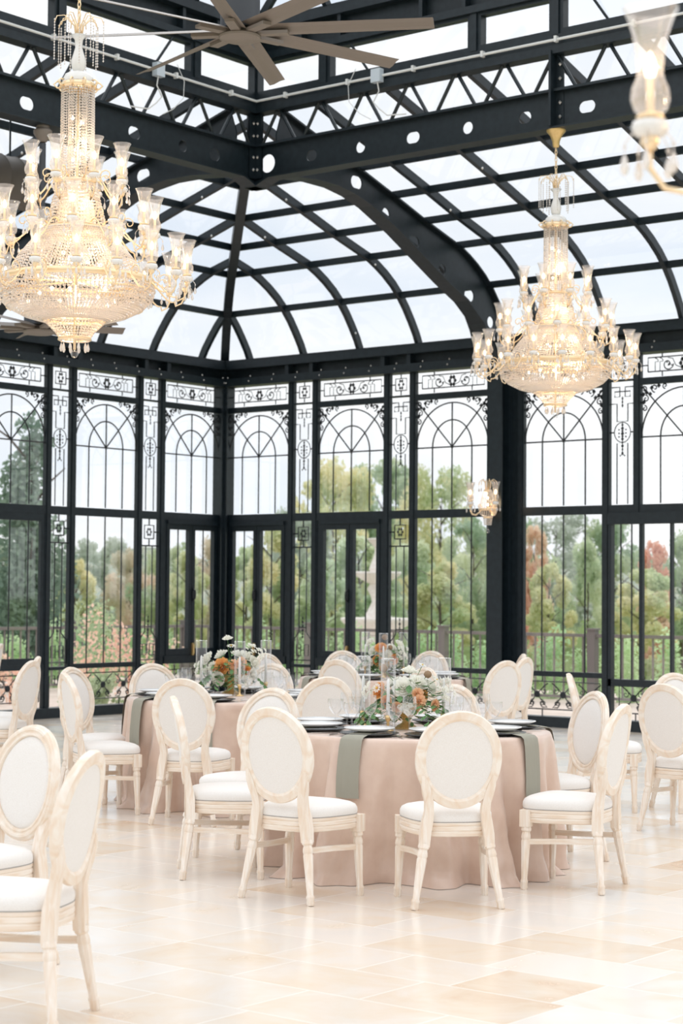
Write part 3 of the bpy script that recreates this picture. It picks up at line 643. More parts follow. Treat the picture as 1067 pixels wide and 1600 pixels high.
def drop(b, x, y, z, s=1.0):
    b.tube([(x, y, z+.035*s), (x, y, z)], .0015, 3); b.bead((x, y, z+.026*s), .006*s); b.lathe([(0, .012*s), (.006*s, 0), (.011*s, -.022*s), (.006*s, -.036*s), (0, -.040*s)], 6, (x, y, z))
b = MB()
for k in range(5): a_ = 2*pi*k/5; drop(b, .052*cos(a_), .052*sin(a_), -.09, .9); b.tube([(.014*cos(a_), .014*sin(a_), -.05), (.035*cos(a_), .035*sin(a_), -.038), (.052*cos(a_), .052*sin(a_), -.06)], .002, 4)
LMESH['pend'] = b.mesh('drop_crystals', M['crystal'])
def lobj(name, me, parent, loc=(0, 0, 0)):
    o = bpy.data.objects.new(name, me); COL.objects.link(o); o.parent = parent; o.location = loc; return o
def arm_mesh(r0, z0, R, zc):
    b = MB(); pts = []
    P0, P1, P2, P3 = (r0, z0), (r0+(R-r0)*.35, z0+.10), (r0+(R-r0)*.55, min(z0, zc)-.22), (R, zc-.07)
    for i in range(15):
        t = i/14; q = [(1-t)**3*P0[k]+3*(1-t)**2*t*P1[k]+3*(1-t)*t*t*P2[k]+t**3*P3[k] for k in (0, 1)]; pts.append((q[0], 0, q[1]))
    # make the arm end rise vertically into the cup
    pts = pts[:-3]+[(R-.06, 0, zc-.17), (R-.02, 0, zc-.15), (R, 0, zc-.11), (R, 0, zc-.06)]
    b.tube(pts, .0055, 6)
    sp = spiral(r0+(R-r0)*.45, z0+.03, .045, 200, 1.1, 12, -1); b.tube([(x, 0, z) for x, z in sp], .004, 5)
    return b.mesh('candle_arm', M['palegold'], True)
def lamp_parts(parent, R, zc):
    lobj('fluted_cup', LMESH['cup'], parent, (R, 0, zc)); lobj('candle_sleeve', LMESH['candle'], parent, (R, 0, zc)); lobj('flame_bulb', LMESH['bulb'], parent, (R, 0, zc))
    lobj('glass_shade', LMESH['shade'], parent, (R, 0, zc)); lobj('drop_crystals', LMESH['pend'], parent, (R, 0, zc))
def strand(b, p0, p1, sag, r, step):
    p0 = Vector(p0); p1 = Vector(p1); L_ = (p1-p0).length; n = max(2, int(L_/step))
    for i in range(n+1):
        t = i/n; p = p0.lerp(p1, t); p.z -= sag*4*t*(1-t); b.bead(tuple(p), r, step*.46)
def chandelier_body():
    """local z = 0 at the bottom ball"""
    out = {}
    b = MB()  # bead column, cones, bowl, basket
    for k in range(38):
        a = 2*pi*k/38; c, s = cos(a), sin(a)
        strand(b, (.104*c, .104*s, 1.72), (.108*c, .108*s, 1.10), 0, .0075, .017)
    for k in range(16):
        a = 2*pi*k/16; strand(b, (.06*cos(a), .06*sin(a), 1.72), (.06*cos(a), .06*sin(a), 1.10), 0, .008, .02)
    out['bead_column'] = b.mesh('bead_column', M['crystal'])
    b = MB()
    for k in range(56):
        a = 2*pi*k/56; c, s = cos(a), sin(a)
        pts = [(.125, 1.10), (.15, 1.0), (.185, .86), (.20, .78)]
        for (r0, z0), (r1, z1) in zip(pts, pts[1:]): strand(b, (r0*c, r0*s, z0), (r1*c, r1*s, z1), 0, .008, .019)
    for k in range(100):
        a = 2*pi*k/100; c, s = cos(a), sin(a)
        pts = [(.22, .80), (.29, .72), (.37, .62), (.44, .50)]
        for (r0, z0), (r1, z1) in zip(pts, pts[1:]): strand(b, (r0*c, r0*s, z0), (r1*c, r1*s, z1), 0, .009, .021)
    for k in range(70):
        a = 2*pi*k/70; c, s = cos(a), sin(a)
        for (r0, z0), (r1, z1) in (((.16, .78), (.25, .60)), ((.25, .60), (.34, .47)), ((.09, 1.08), (.13, .80))): strand(b, (r0*c, r0*s, z0), (r1*c, r1*s, z1), 0, .008, .022)
    out['upper_basket'] = b.mesh('upper_basket', M['crystal'])
    b = MB()
    for k in range(118):
        a = 2*pi*k/118; c, s = cos(a), sin(a)
        pts = [(.49, .47), (.505, .42), (.49, .37), (.43, .31), (.33, .26), (.20, .225)]
        for (r0, z0), (r1, z1) in zip(pts, pts[1:]): strand(b, (r0*c, r0*s, z0), (r1*c, r1*s, z1), 0, .0095, .021)
    for k in range(90):
        a = 2*pi*k/90; c, s = cos(a), sin(a)
        for (r0, z0), (r1, z1) in (((.44, .50), (.485, .455)), ((.40, .42), (.40, .34)), ((.40, .34), (.30, .29)), ((.30, .29), (.17, .26)), ((.44, .49), (.40, .42))): strand(b, (r0*c, r0*s, z0), (r1*c, r1*s, z1), 0, .009, .021)
    out['bowl'] = b.mesh('bowl', M['crystal'])
    b = MB()
    for k in range(48):
        a = 2*pi*k/48; c, s = cos(a), sin(a)
        pts = [(.19, .27), (.18, .21), (.12, .15), (.09, .10)]
        for (r0, z0), (r1, z1) in zip(pts, pts[1:]): strand(b, (r0*c, r0*s, z0), (r1*c, r1*s, z1), 0, .0085, .019)
    for k in range(10): a = 2*pi*k/10; drop(b, .085*cos(a), .085*sin(a), .07, 1.1)
    out['lower_basket'] = b.mesh('lower_basket', M['crystal'])
    b = MB(); b.lathe([(.0, -.026), (.016, -.02), (.025, 0), (.016, .02), (0, .026)], 12, (0, 0, .012)); out['ball_finial'] = b.mesh('ball_finial', M['glass'], True)
    b = MB()
    for r, z, h in ((.125, 1.115, .012), (.205, .80, .022), (.455, .49, .012), (.50, .475, .022), (.20, .235, .012), (.19, .285, .010), (.10, .105, .008)):
        b.lathe([(r, -h), (r+.008, -h*.5), (r+.008, h*.5), (r, h), (r-.006, 0), (r, -h)], 48, (0, 0, z))
    b.tube([(0, 0, .04), (0, 0, 1.9)], .009, 8)
    for k in range(8): a = 2*pi*k/8; b.tube([(0, 0, .48), (.49*cos(a), .49*sin(a), .475)], .006, 5); b.tube([(0, 0, .8), (.2*cos(a), .2*sin(a), .8)], .006, 5)
    out['gold_ring'] = b.mesh('gold_ring', M['palegold'], True)
    b = MB(); b.lathe([(0, .055), (.05, .05), (.085, .03), (.10, .0), (.098, -.02)], 24, (0, 0, 1.78), flute=.03, nf=12); out['crown_dome'] = b.mesh('crown_dome', M['porcelain'], True)
    b = MB(); b.lathe([(.098, -.03), (.115, -.02), (.12, .0), (.105, .012)], 32, (0, 0, 1.745))
    for k in range(10):
        a = 2*pi*k/10; c, s = cos(a), sin(a)
        b.tube([(.11*c, .11*s, 1.72), (.135*c, .135*s, 1.725), (.155*c, .155*s, 1.745), (.135*c, .135*s, 1.765), (.11*c, .11*s, 1.765)], .006, 5)
    out['crown_band'] = b.mesh('crown_band', M['palegold'], True)
    b = MB(); b.lathe([(.02, 1.83), (.04, 1.85), (.048, 1.90), (.036, 1.94), (.022, 1.99), (.026, 2.04), (.05, 2.07), (.02, 2.075)], 20, flute=.04, nf=10); out['glass_vase'] = b.mesh('glass_vase', M['porcelain'], True)
    b = MB()
    for k in range(14):
        a = 2*pi*k/14; c, s = cos(a), sin(a); R = .16 if k % 2 else .115
        b.tube([(.02*c, .02*s, 2.05), (.03*c, .03*s, 2.13), (R*.6*c, R*.6*s, 2.19), (R*.9*c, R*.9*s, 2.18), (R*c, R*s, 2.14)], .0035, 5)
        STR.append((R*c, R*s, 1.90 if k % 2 else 1.86))
    b.tube([(0, 0, 2.05), (0, 0, 2.10)], .022, 10); out['fountain_arms'] = b.mesh('fountain_arms', M['palegold'], True)
    c2 = MB(); strand(c2, (0, 0, .255), (0, 0, 0), 0, .0075, .018); c2.tube([(0, 0, .255), (0, 0, 0)], .002, 3); STR.append(c2.mesh('crystal_strand', M['crystal']))
    return out
CH = None; ARMS = {}; STR = []
TIERS = [(8, .31, 1.13, .115, 1.12, 12), (12, .50, .815, .20, .83, 4), (18, .715, .525, .46, .46, 7)]
def chandelier(loc, top, label, rot=0, canopy=True):
    global CH
    if CH is None: CH = chandelier_body()
    a = empty('crystal_chandelier', loc, rot, label=label, cat='chandelier')
    for k, me in CH.items(): lobj(k, me, a)
    for q in STR[:-1]: lobj('crystal_strand', STR[-1], a, q)
    for ti, (n, R, zc, r0, z0, off) in enumerate(TIERS):
        if ti not in ARMS: ARMS[ti] = arm_mesh(r0, z0, R, zc)
        for k in range(n):
            ar = lobj('candle_arm', ARMS[ti], a); ar.rotation_euler = (0, 0, radians(off+360*k/n)); lamp_parts(ar, R, zc)
    b = MB(); z = 2.08
    zt = top-loc[2]; i = 0
    while z < zt-.14:
        cz = z+.02; pts = [(.011*cos(t), 0, cz+.022*sin(t)) if i % 2 else (0, .011*cos(t), cz+.022*sin(t)) for t in [2*pi*j/8 for j in range(8)]]
        b.tube(pts, .004, 5, closed=True); z += .034; i += 1
    b.build('chain', M['palegold'], a, True)
    if canopy:
        b = MB(); b.lathe([(.02, -.17), (.03, -.155), (.035, -.11), (.055, -.06), (.085, -.025), (.088, -.008), (.08, 0), (0, 0)], 28, (0, 0, zt)); smooth_angle(b.build('canopy', M['goldpaint'], a))
    for z, e in ((.95, 3), (.62, 5.5), (.36, 6.5), (1.35, 2)):
        ld = bpy.data.lights.new('inner_lamp', 'POINT'); ld.energy = e; ld.color = (1, .74, .46); ld.shadow_soft_size = .05
        lo = bpy.data.objects.new('inner_lamp', ld); COL.objects.link(lo); lo.parent = a; lo.location = (0.04, 0, z)
    for z, r, n in ((.38, .30, 10), (.62, .16, 6), (.95, .06, 3), (1.3, .04, 3), (1.5, .04, 2)):
        for k in range(n): t = 2*pi*k/n+r*9; lobj('inner_bulb', BULB, a, (r*(.7+.3*(k % 3)/2)*cos(t), r*(.7+.3*(k % 3)/2)*sin(t), z+.045*sin(k*2.3)))
    return a
chandelier((8.15, -10.40, 3.03), 6.9, 'largest crystal chandelier, at the left with its top level with the fan blades', radians(10))
chandelier((7.872, -4.24, 3.13), 5.748, 'crystal chandelier on the right hanging from the holed beam by a gold canopy')

def sconce(loc, rz, label, angs=(180, -35, -110)):
    """mounting face at local y = 0, body in front (-y)"""
    a = empty('crystal_wall_sconce', loc, rz, label=label, cat='wall lamp'); yc = -.13
    b = MB(); b.lathe([(0, -.012), (.05, -.01), (.055, 0)], 16, T=lambda p: Vector((p.x, -p.z*0-.0-(.012+p.z), p.y*1.6-.02))); b.tube([(0, 0, -.02), (0, yc, -.02)], .012, 8)
    for r, z in ((.045, .19), (.105, -.03), (.05, -.13)): b.lathe([(r, -.01), (r+.006, 0), (r, .01), (r-.005, 0), (r, -.01)], 24, (0, yc, z))
    for k in range(6): t = 2*pi*k/6+.3; c, s = cos(t), sin(t); b.tube([(.03*c, yc+.03*s, .19), (.035*c, yc+.035*s, .28), (.07*c, yc+.07*s, .32), (.105*c, yc+.1*s, .29), (.11*c, yc+.105*s, .25)], .005, 5)
    b.build('gold_frame', M['palegold'], a, True)
    b = MB()
    for k in range(22):
        t = 2*pi*k/22; c, s = cos(t), sin(t)
        for (r0, z0), (r1, z1) in (((.045, .19), (.075, .09)), ((.075, .09), (.10, -.02)), ((.105, -.04), (.09, -.09)), ((.09, -.09), (.055, -.12)), ((.05, -.14), (.04, -.21))): strand(b, (r0*c, yc+r0*s, z0), (r1*c, yc+r1*s, z1), 0, .0075, .017)
    b.build('crystal_basket', M['crystal'], a)
    for k in range(6): t = 2*pi*k/6+.3; b = MB(); drop(b, 0, 0, 0, 1); b.build('drop_crystal', M['crystal'], a, loc=(.11*cos(t), yc+.105*sin(t), .21))
    b = MB(); b.lathe([(0, -.026), (.02, -.016), (.026, 0), (.018, .018), (0, .026)], 12, (0, yc, -.285)); b.tube([(0, yc, -.2), (0, yc, -.26)], .003, 4); b.build('ball_finial', M['glass'], a, True)
    for z in (.02, .10): lobj('inner_bulb', BULB, a, (0, yc, z))
    me = None
    for ang in angs:
        b = MB(); R = .25; b.tube([(.09, 0, -.03), (.12, 0, -.07), (.17, 0, -.10), (.22, 0, -.09), (R, 0, -.05), (R, 0, -.0)], .006, 6); sp = spiral(.12, 0, .03, 200, 1, 10, -1); b.tube([(x, 0, z) for x, z in sp], .004, 5)
        if me is None: me = b.mesh('candle_arm', M['palegold'], True)
        ar = lobj('candle_arm', me, a, (0, yc, 0)); ar.rotation_euler = (0, 0, radians(ang)); lamp_parts(ar, R, .06)
    ld = bpy.data.lights.new('inner_lamp', 'POINT'); ld.energy = 1.2; ld.color = (1, .74, .46); ld.shadow_soft_size = .03
    lo = bpy.data.objects.new('inner_lamp', ld); COL.objects.link(lo); lo.parent = a; lo.location = (0, yc, .05)
    return a
sconce((4.525, -.26, 2.55), 0, 'small crystal wall lamp on the black column below the right chandelier')
# column close to the camera that carries the nearest wall lamp
_R = Matrix.Rotation(radians(-51.5), 3, 'Z'); _P = Vector((15.406, -15.134, 0))
f = MB(); f.box((-.11, 0, 0), (.11, .22, 4.6), T=lambda p: _P+_R @ p); trim_n[0] += 1; tag(f.build('trim_%d' % trim_n[0], M['steel']), kind='structure')
S3 = sconce((15.406, -15.134, 2.45), radians(-51.5), 'blurred close-up wall lamp with a glass shade in the top right corner', (-90, 0, 180))

# ------------------------------------------------------------------ chairs (local +y is where the sitter faces)
def leg_profile(h, r=.024):
    return [(r*1.0, h), (r*1.12, h-.012), (r*1.12, h-.022), (r*.82, h-.030), (r*1.0, h-.045), (r*1.05, h-.06), (r*.9, h-.07), (r*1.0, h-.078), (r*.66, .055), (r*.84, .045), (r*.84, .038), (r*.74, .032), (r*.8, .012), (r*.62, 0), (0, 0)]
def turned(b, foot, head, r):
    """turned leg between two points, flutes cut in the shaft"""
    foot = Vector(foot); head = Vector(head); h = (head-foot).length; ax = (head-foot)/h; sx = Vector((1, 0, 0)); sx = (sx-ax*sx.dot(ax)).normalized(); sy = ax.cross(sx)
    b.lathe(leg_profile(h, r), 16, T=lambda p: foot+sx*p.x+sy*p.y+ax*p.z, flute=.035, nf=8)
def seat_outline(k, w0=.50, w1=.36, y0=-.215, y1=.215):
    """plan of the seat: rounded front, narrower back"""
    pts = []
    for i in range(k):
        t = 2*pi*i/k; c, s = cos(t), sin(t); n = 3.2
        x = abs(c)**(2/n)*(1 if c > 0 else -1); y = abs(s)**(2/n)*(1 if s > 0 else -1)
        yy = (y0+y1)/2+y*(y1-y0)/2; w = w1+(w0-w1)*(yy-y0)/(y1-y0); bulge = 0 if y < 0 else .0
        pts.append((x*w/2, yy+bulge))
    return pts
def make_chair():
    r = empty('dining_chair')
    # seat cushion
    K = 40; b = MB(); ol = seat_outline(K)
    layers = [(1.0, .415), (1.015, .43), (1.01, .447), (.97, .463), (.88, .474), (.70, .483), (.4, .488)]
    cx, cy = 0, .015
    for sc_, z in layers: b.v += [(cx+(x-cx)*sc_, cy+(y-cy)*sc_, z) for x, y in ol]
    for i in range(len(layers)-1):
        for j in range(K): b.f.append((i*K+j, i*K+(j+1) % K, (i+1)*K+(j+1) % K, (i+1)*K+j))
    n = len(b.v); b.v.append((cx, cy, .489)); b.f += [((len(layers)-1)*K+j, (len(layers)-1)*K+(j+1) % K, n) for j in range(K)]
    b.build('seat_cushion', M['fabric'], r, True)
    # moulded seat frame
    b = MB(); prof = [(.985, .418), (1.005, .416), (1.01, .402), (.99, .398), (1.012, .392), (1.012, .378), (.992, .374), (1.012, .368), (1.005, .350), (.97, .346), (.90, .346), (.90, .418)]
    for sc_, z in prof: b.v += [(cx+(x-cx)*sc_, cy+(y-cy)*sc_, z) for x, y in ol]
    for i in range(len(prof)): 
        for j in range(K): i2 = (i+1) % len(prof); b.f.append((i*K+j, i*K+(j+1) % K, i2*K+(j+1) % K, i2*K+j))
    o = b.build('seat_frame', M['wood_across'], r); smooth_angle(o, 35)
    b = MB(); b.tube([(cx+(x-cx)*1.0, cy+(y-cy)*1.0, .417) for x, y in ol], .0035, 4, closed=True); b.build('seat_seam_shadow', M['seam_shadow'], r)  # thin grey strip added around the seat to draw the seam's shadow
    # front legs
    for s in (-1, 1):
        b = MB(); x, y = s*.212, .160
        b.box((x-.026, y-.026, .325), (x+.026, y+.03, .412)); turned(b, (s*.226, .168, 0), (x, y, .328), .024)
        smooth_angle(b.build('front_leg', M['wood'], r), 35)
    # rear legs: splayed turned foot, square knee and the curved post that meets the oval
    for s in (-1, 1):
        b = MB(); pts = [(s*.162, -.208, .30), (s*.158, -.208, .36), (s*.148, -.208, .42), (s*.140, -.214, .47), (s*.143, -.224, .52), (s*.155, -.235, .565), (s*.166, -.245, .605), (s*.178, -.253, .65)]
        w = [.024, .026, .026, .022, .021, .021, .018, .009]
        sec = [(-1, -.9), (1, -.9), (1, .9), (-1, .9)]
        b.tube(pts, w, up=(0, 1, 0), sec=sec); turned(b, (s*.216, -.250, 0), (s*.162, -.208, .315), .0245)
        smooth_angle(b.build('rear_leg', M['wood'], r), 35)
    # oval back: tilted plane
    tilt = atan2(.08, .49); C0 = Vector((0, -.266, .727)); X = Vector((1, 0, 0)); Z = Vector((0, -sin(tilt), cos(tilt))); F = Vector((0, cos(tilt), sin(tilt)))
    A, B_ = .190, .218; n = 56
    def ring(off, f):
        o_ = []
        for i in range(n):
            t = 2*pi*i/n; q = Vector((cos(t)*A, sin(t)*B_)); nrm = Vector((cos(t)/A, sin(t)/B_)).normalized(); q = q+nrm*off
            o_.append(tuple(C0+X*q.x+Z*q.y+F*(f - .5*q.x*q.x*0+.55*q.x*q.x)))
        return o_
    sec = [(-.024, .012), (-.020, .020), (-.012, .020), (-.008, .015), (-.002, .016), (.002, .021), (.012, .020), (.016, .014), (.024, .011), (.027, -.004), (.022, -.018), (-.012, -.020), (-.020, -.014), (-.024, -.012)]
    b = MB()
    for off, f in sec: b.v += ring(off, f)
    m_ = len(sec)
    for i in range(m_):
        for j in range(n): i2 = (i+1) % m_; b.f.append((i*n+j, i*n+(j+1) % n, i2*n+(j+1) % n, i2*n+j))
    smooth_angle(b.build('back_frame', M['wood_oval'], r), 40)
    for nm, s in (('back_pad', 1), ('rear_pad', -1)):
        b = MB(); lays = [(-.022, .006), (-.028, .013), (-.045, .019), (-.08, .024), (-.13, .027)] if s > 0 else [(-.022, .010), (-.035, .011), (-.08, .012), (-.13, .013)]
        for off, f in lays: b.v += ring(off, f*s)
        for i in range(len(lays)-1):
            for j in range(n): b.f.append((i*n+j, i*n+(j+1) % n, (i+1)*n+(j+1) % n, (i+1)*n+j))
        b.f.append(tuple((len(lays)-1)*n+j for j in range(n)))
        b.build(nm, M['fabric'], r, True)
    # side stretchers
    for s in (-1, 1):
        b = MB(); pts = []
        for i in range(7): t = i/6; pts.append((s*(.172+.044*t-.018*sin(pi*t)), -.216+.378*t, .262-.014*t))
        b.tube(pts, 1, up=(0, 0, 1), sec=[(-.0085, -.014), (.0085, -.014), (.0085, .014), (-.0085, .014)])
        b.build('stretcher', M['wood_across'], r)
    return r
T1 = (10.62, -10.07); T2 = (7.72, -8.38); T3 = (6.5, -4.95); T6 = (11.62, -6.45)
def facing(x, y, c): return math.degrees(atan2(-(c[0]-x), c[1]-y))
CHAIRS = [
    (11.47, -10.937, 47, 'oval-back chair seen square from behind at the front of the nearest table', None),
    (10.82, -11.272, 4, 'oval-back chair seen from behind and turned right, front left of the nearest table', None),
    (10.028, -10.983, 315.1, 'oval-back chair seen edge-on, between the nearest table and the left table', None),
    (11.662, -10.11, 103.3, 'oval-back chair in profile facing left at the right side of the nearest table', None),
    (11.03, -9.29, 150.3, 'oval-back chair with padded front showing, just behind the right-hand profile chair', None),
    (10.155, -9.24, 194, 'oval-back chair behind the nearest flowers, its top showing above the square-on front chair', None),
    (9.67, -10.44, 188, 'oval-back chair facing the camera, overlapped by the nearest table\'s front left chair', None),
    (8.284, -9.394, 27.1, 'oval-back chair seen from behind at the front of the left table', None),
    (7.477, -9.42, 331.5, 'oval-back chair facing right, pushed toward the green napkin of the left table', None),
    (6.921, -8.90, 282, 'oval-back chair mostly hidden behind the right-facing chair of the left table', None),
    (6.787, -8.091, 248.5, 'oval-back chair facing the camera at the far left of the left table', None),
    (7.187, -7.521, 195, 'oval-back chair facing the camera behind the glasses of the left table', None),
    (8.657, -8.584, 57, 'oval-back chair seen from behind between the left table and the nearest table', None),
    (8.338, -7.231, 165, 'oval-back chair glimpsed between the tall glass cylinders of the nearest table', None),
    (6.849, -5.836, 8, 'oval-back chair seen from behind at the front of the farthest table', None),
    (5.645, -4.361, 235, 'oval-back chair whose rim peeks over another at the left of the farthest table', None),
    (5.749, -5.405, 268, 'oval-back chair half hidden behind a glass cylinder, farthest back beside the left flowers', None),
    (7.718, -5.153, 78, 'oval-back chair seen from behind to the right of the farthest flowers', None),
    (6.078, -3.865, 190, 'oval-back chair facing the camera at the back of the farthest table', None),
    (7.357, -4.404, 97.8, 'oval-back chair facing left in front of the black column, nearer one of the pair', None),
    (6.88, -3.77, 132, 'oval-back chair facing left in front of the black column, farther one of the pair', None),
    (5.177, -8.391, 111.5, 'oval-back chair facing left at the left edge, nearer of the overlapping pair by the windows', None),
    (4.55, -7.80, 130, 'oval-back chair behind another at the left edge by the windows', None),
    (1.42, -5.479, 129.6, 'oval-back chair cut by the left edge, the one closest to the windows', None),
    (10.947, -13.542, 176.3, 'oval-back chair at the left edge, padded front and ridged rim facing the camera', None),
    (11.79, -14.098, 116.5, 'nearest chair, ivory oval back, cut by the lower left edge of the picture', None),
    (11.0, -7.57, 356, 'oval-back chair seen from behind at the right edge of the picture', None),
    (10.477, -6.486, 240, 'oval-back chair facing the camera at the right edge of the picture', None),
    (9.993, -6.845, 300, 'oval-back chair showing only its narrow side above the right-hand padded chair', None),
]
proto = make_chair()
for i, (x, y, th, lab, _) in enumerate(CHAIRS):
    c = proto if i == 0 else copy_tree(proto)
    c.location = (x, y, 0); c.rotation_euler = (0, 0, radians(th)); tag(c, lab, 'chair', 'ivory oval-back dining chairs')

# ------------------------------------------------------------------ tables
ZT = .76; RT = .762
def tablecloth(c, seed, label):
    rnd = random.Random(seed); K = 288; b = MB()
    comps = [(n, rnd.uniform(0, 2*pi), rnd.uniform(.5, 1)) for n in (5, 8, 11, 13, 19)]
    def fold(a):
        v = max(-1, min(1, sum(w*sin(n*a+p) for n, p, w in comps)/1.05))
        return v
    rows = [(0.0, 0), (.35, 0), (.6, 0), (RT-.02, 0), (RT, -.004), (RT+.008, -.02)]
    for r, z in rows[1:]: b.v += [(r*cos(2*pi*j/K), r*sin(2*pi*j/K), ZT+.006+z) for j in range(K)]
    nz_ = 26
    for i in range(1, nz_+1):
        t = i/nz_; z = ZT-.02-(ZT-.022)*t
        for j in range(K):
            a = 2*pi*j/K; f = fold(a+.16*t*sin(2*a+seed)); fs = (1-abs(f)**.8*1.0) if f < 0 else 1
            amp = .085*t**.6+.040*t*t
            g_ = (.55*abs(f)**1.4 if f > 0 else -1.1*abs(f)**.8); r = RT+.014+.025*t+amp*1.0*g_+.012*t*sin(31*a+4*sin(3*a)+2*z)
            r += .012*t*sin(3*z*9+a*5)*t
            aa = a+.05*t*t*sin(5*a+seed)
            zz = z
            if t > .93: zz = z+.0; r += .03*(t-.93)/.07*(1+sin(11*a+seed))
            b.v.append((r*cos(aa), r*sin(aa), max(.002, zz)))
    R_ = len(b.v)//K
    for i in range(R_-1):
        for j in range(K): b.f.append((i*K+j, i*K+(j+1) % K, (i+1)*K+(j+1) % K, (i+1)*K+j))
    n = len(b.v); b.v.append((0, 0, ZT+.006)); b.f += [(j, n, (j+1) % K) for j in range(K)]
    o = b.build('tablecloth', M['satin'], None, True, (c[0], c[1], 0)); tag(o, label, 'tablecloth'); return o
def table(c, label):
    t = empty('banquet_table', (c[0], c[1], 0), label=label, cat='table')
    b = MB(); b.lathe([(0, ZT-.03), (RT-.006, ZT-.03), (RT-.004, ZT-.002), (0, ZT)], 64); b.build('tabletop', M['rail'], t)
    for k in range(4):
        a = pi/4+k*pi/2; b = MB(); b.tube([(.5*cos(a), .5*sin(a), 0), (.46*cos(a), .46*sin(a), ZT-.03)], .014, 8); b.build('leg', M['grey'], t)
def wineglass(kind):
    b = MB()
    if kind == 0: pr = [(0, .002), (.034, .002), (.034, .004), (.010, .010), (.0045, .02), (.004, .085), (.010, .095), (.030, .115), (.040, .145), (.039, .175), (.035, .205)]
    elif kind == 1: pr = [(0, .002), (.036, .002), (.036, .004), (.010, .012), (.005, .025), (.005, .075), (.02, .085), (.040, .115), (.046, .145), (.045, .165)]
    else: pr = [(0, .004), (.032, .003), (.034, .01), (.038, .05), (.040, .095)]
    b.lathe(pr, 20); return b
GL = [wineglass(k).mesh('wine_glass', M['glass'], True) for k in range(3)]
b = MB(); b.lathe([(0, .004), (.10, .004), (.115, .010), (.158, .018), (.162, .015), (.12, .002), (0, .0)], 48); CHM = b.mesh('charger_plate', M['blackplate'], True)
b = MB(); b.lathe([(0, .006), (.085, .006), (.10, .012), (.135, .022), (.138, .019), (.10, .004), (0, .001)], 48); PLM = b.mesh('dinner_plate', M['plate'], True)
b = MB(); b.tube([(0, -.10, .004), (0, .02, .006), (0, .045, .004)], 1, up=(0, 0, 1), sec=[(-.004, -.001), (.004, -.001), (.004, .001), (-.004, .001)]); b.box((-.010, .045, .002), (.010, .06, .004))
for k in range(4): b.box((-.010+.0055*k, .06, .002), (-.0065+.0055*k, .10, .004))
FKM = b.mesh('fork', M['silver'])
b = MB(); b.box((-.006, -.11, .001), (.006, 0, .006)); b.poly([(-.006, 0, .003), (.010, .01, .003), (.011, .09, .003), (-.003, .115, .003), (-.006, .11, .003)]); KNM = b.mesh('knife', M['silver'])
def napkin_mesh(seed):
    rnd = random.Random(seed); b = MB(); w = .062; n = 9; pts = []
    # from under the dinner plate out over the cloth edge and down (local +y is outward)
    prof = [(-.10, .020), (.0, .022), (.10, .020), (.17, .014), (.205, .008), (.222, -.006), (.232, -.05), (.240, -.12), (.248, -.20), (.252, -.27), (.255, -.31)]
    for i, (y, z) in enumerate(prof):
        for j in range(n):
            s = -1+2*j/(n-1); ww = w*(1+.10*(i/10)); dz = .006*sin(s*3+seed)*(i > 4)*(i-4)/6
            pts.append((s*ww+.006*sin(i*.7+seed), y+dz*1.5+(.004 if j % 3 == 1 else 0), z+(.003 if i < 5 else 0)*(1-s*s)))
    b.v = pts
    for i in range(len(prof)-1):
        for j in range(n-1): b.f.append((i*n+j, i*n+j+1, (i+1)*n+j+1, (i+1)*n+j))
    m = b.mesh('napkin', M['napkin'], True); return m
NPM = [napkin_mesh(s) for s in (1, 2, 3)]
def solo(name, me, loc, rz, label, cat, group):
    o = bpy.data.objects.new(name, me); COL.objects.link(o); o.location = loc; o.rotation_euler = (0, 0, rz); return tag(o, label, cat, group)
def setting(c, ang, tname, where, seed, glasses=True):
    a = radians(ang); ux, uy = cos(a), sin(a); rz = a-pi/2; zt = ZT+.008
    def L(x, y, z=0): return (c[0]+x*sin(a)+y*ux, c[1]-x*cos(a)+y*uy, zt+z)
    solo('charger_plate', CHM, L(0, .57), 0, 'black charger plate %s, %s' % (where, tname), 'plate', 'black charger plates on '+tname)
    solo('napkin', NPM[seed % 3], (L(0, .57)[0], L(0, .57)[1], zt-.002), rz, 'sage green napkin %s, %s' % (where, tname), 'napkin', 'sage napkins on '+tname)
    solo('dinner_plate', PLM, L(0, .57, .024), 0, 'white dinner plate %s, %s' % (where, tname), 'plate', 'white plates on '+tname)
    solo('fork', FKM, L(-.19, .57), rz+pi, 'steel fork %s, %s' % (where, tname), 'fork', 'cutlery on '+tname)
    solo('knife', KNM, L(.19, .57), rz+pi, 'steel knife %s, %s' % (where, tname), 'knife', 'cutlery on '+tname)
    if glasses:
        solo('wine_glass', GL[0], L(.10, .37), 0, 'tall wine glass %s, %s' % (where, tname), 'glass', 'glassware on '+tname)
        solo('wine_glass', GL[1], L(.19, .41), 0, 'round stemmed glass %s, %s' % (where, tname), 'glass', 'glassware on '+tname)
HURM = MB().lathe([(.0415, .0), (.0415, .399), (.0425, .402), (.043, .399)], 32).mesh('glass_cylinder', M['glass'], True)
HOLM = MB().lathe([(0, .0), (.034, 0), (.034, .004), (.010, .014), (.006, .03), (.010, .038), (.006, .046), (.014, .062), (.018, .085), (.014, .087), (0, .08)], 20).mesh('candle_holder', M['gold'], True)
CANM = MB().lathe([(0, .08), (.011, .08), (.009, .26), (.006, .285), (0, .292)], 14).mesh('taper_candle', M['wax'], True)
def hurricane(x, y, desc):
    z = ZT+.007
    solo('hurricane_glass', HURM, (x, y, z), 0, 'tall clear glass cylinder '+desc, 'glass cylinder', 'hurricane candle glasses')
    solo('candle_holder', HOLM, (x, y, z), 0, 'small gold candlestick '+desc, 'candlestick', 'gold candlesticks')
    solo('taper_candle', CANM, (x, y, z), 0, 'white taper candle '+desc, 'candle', 'white taper candles')
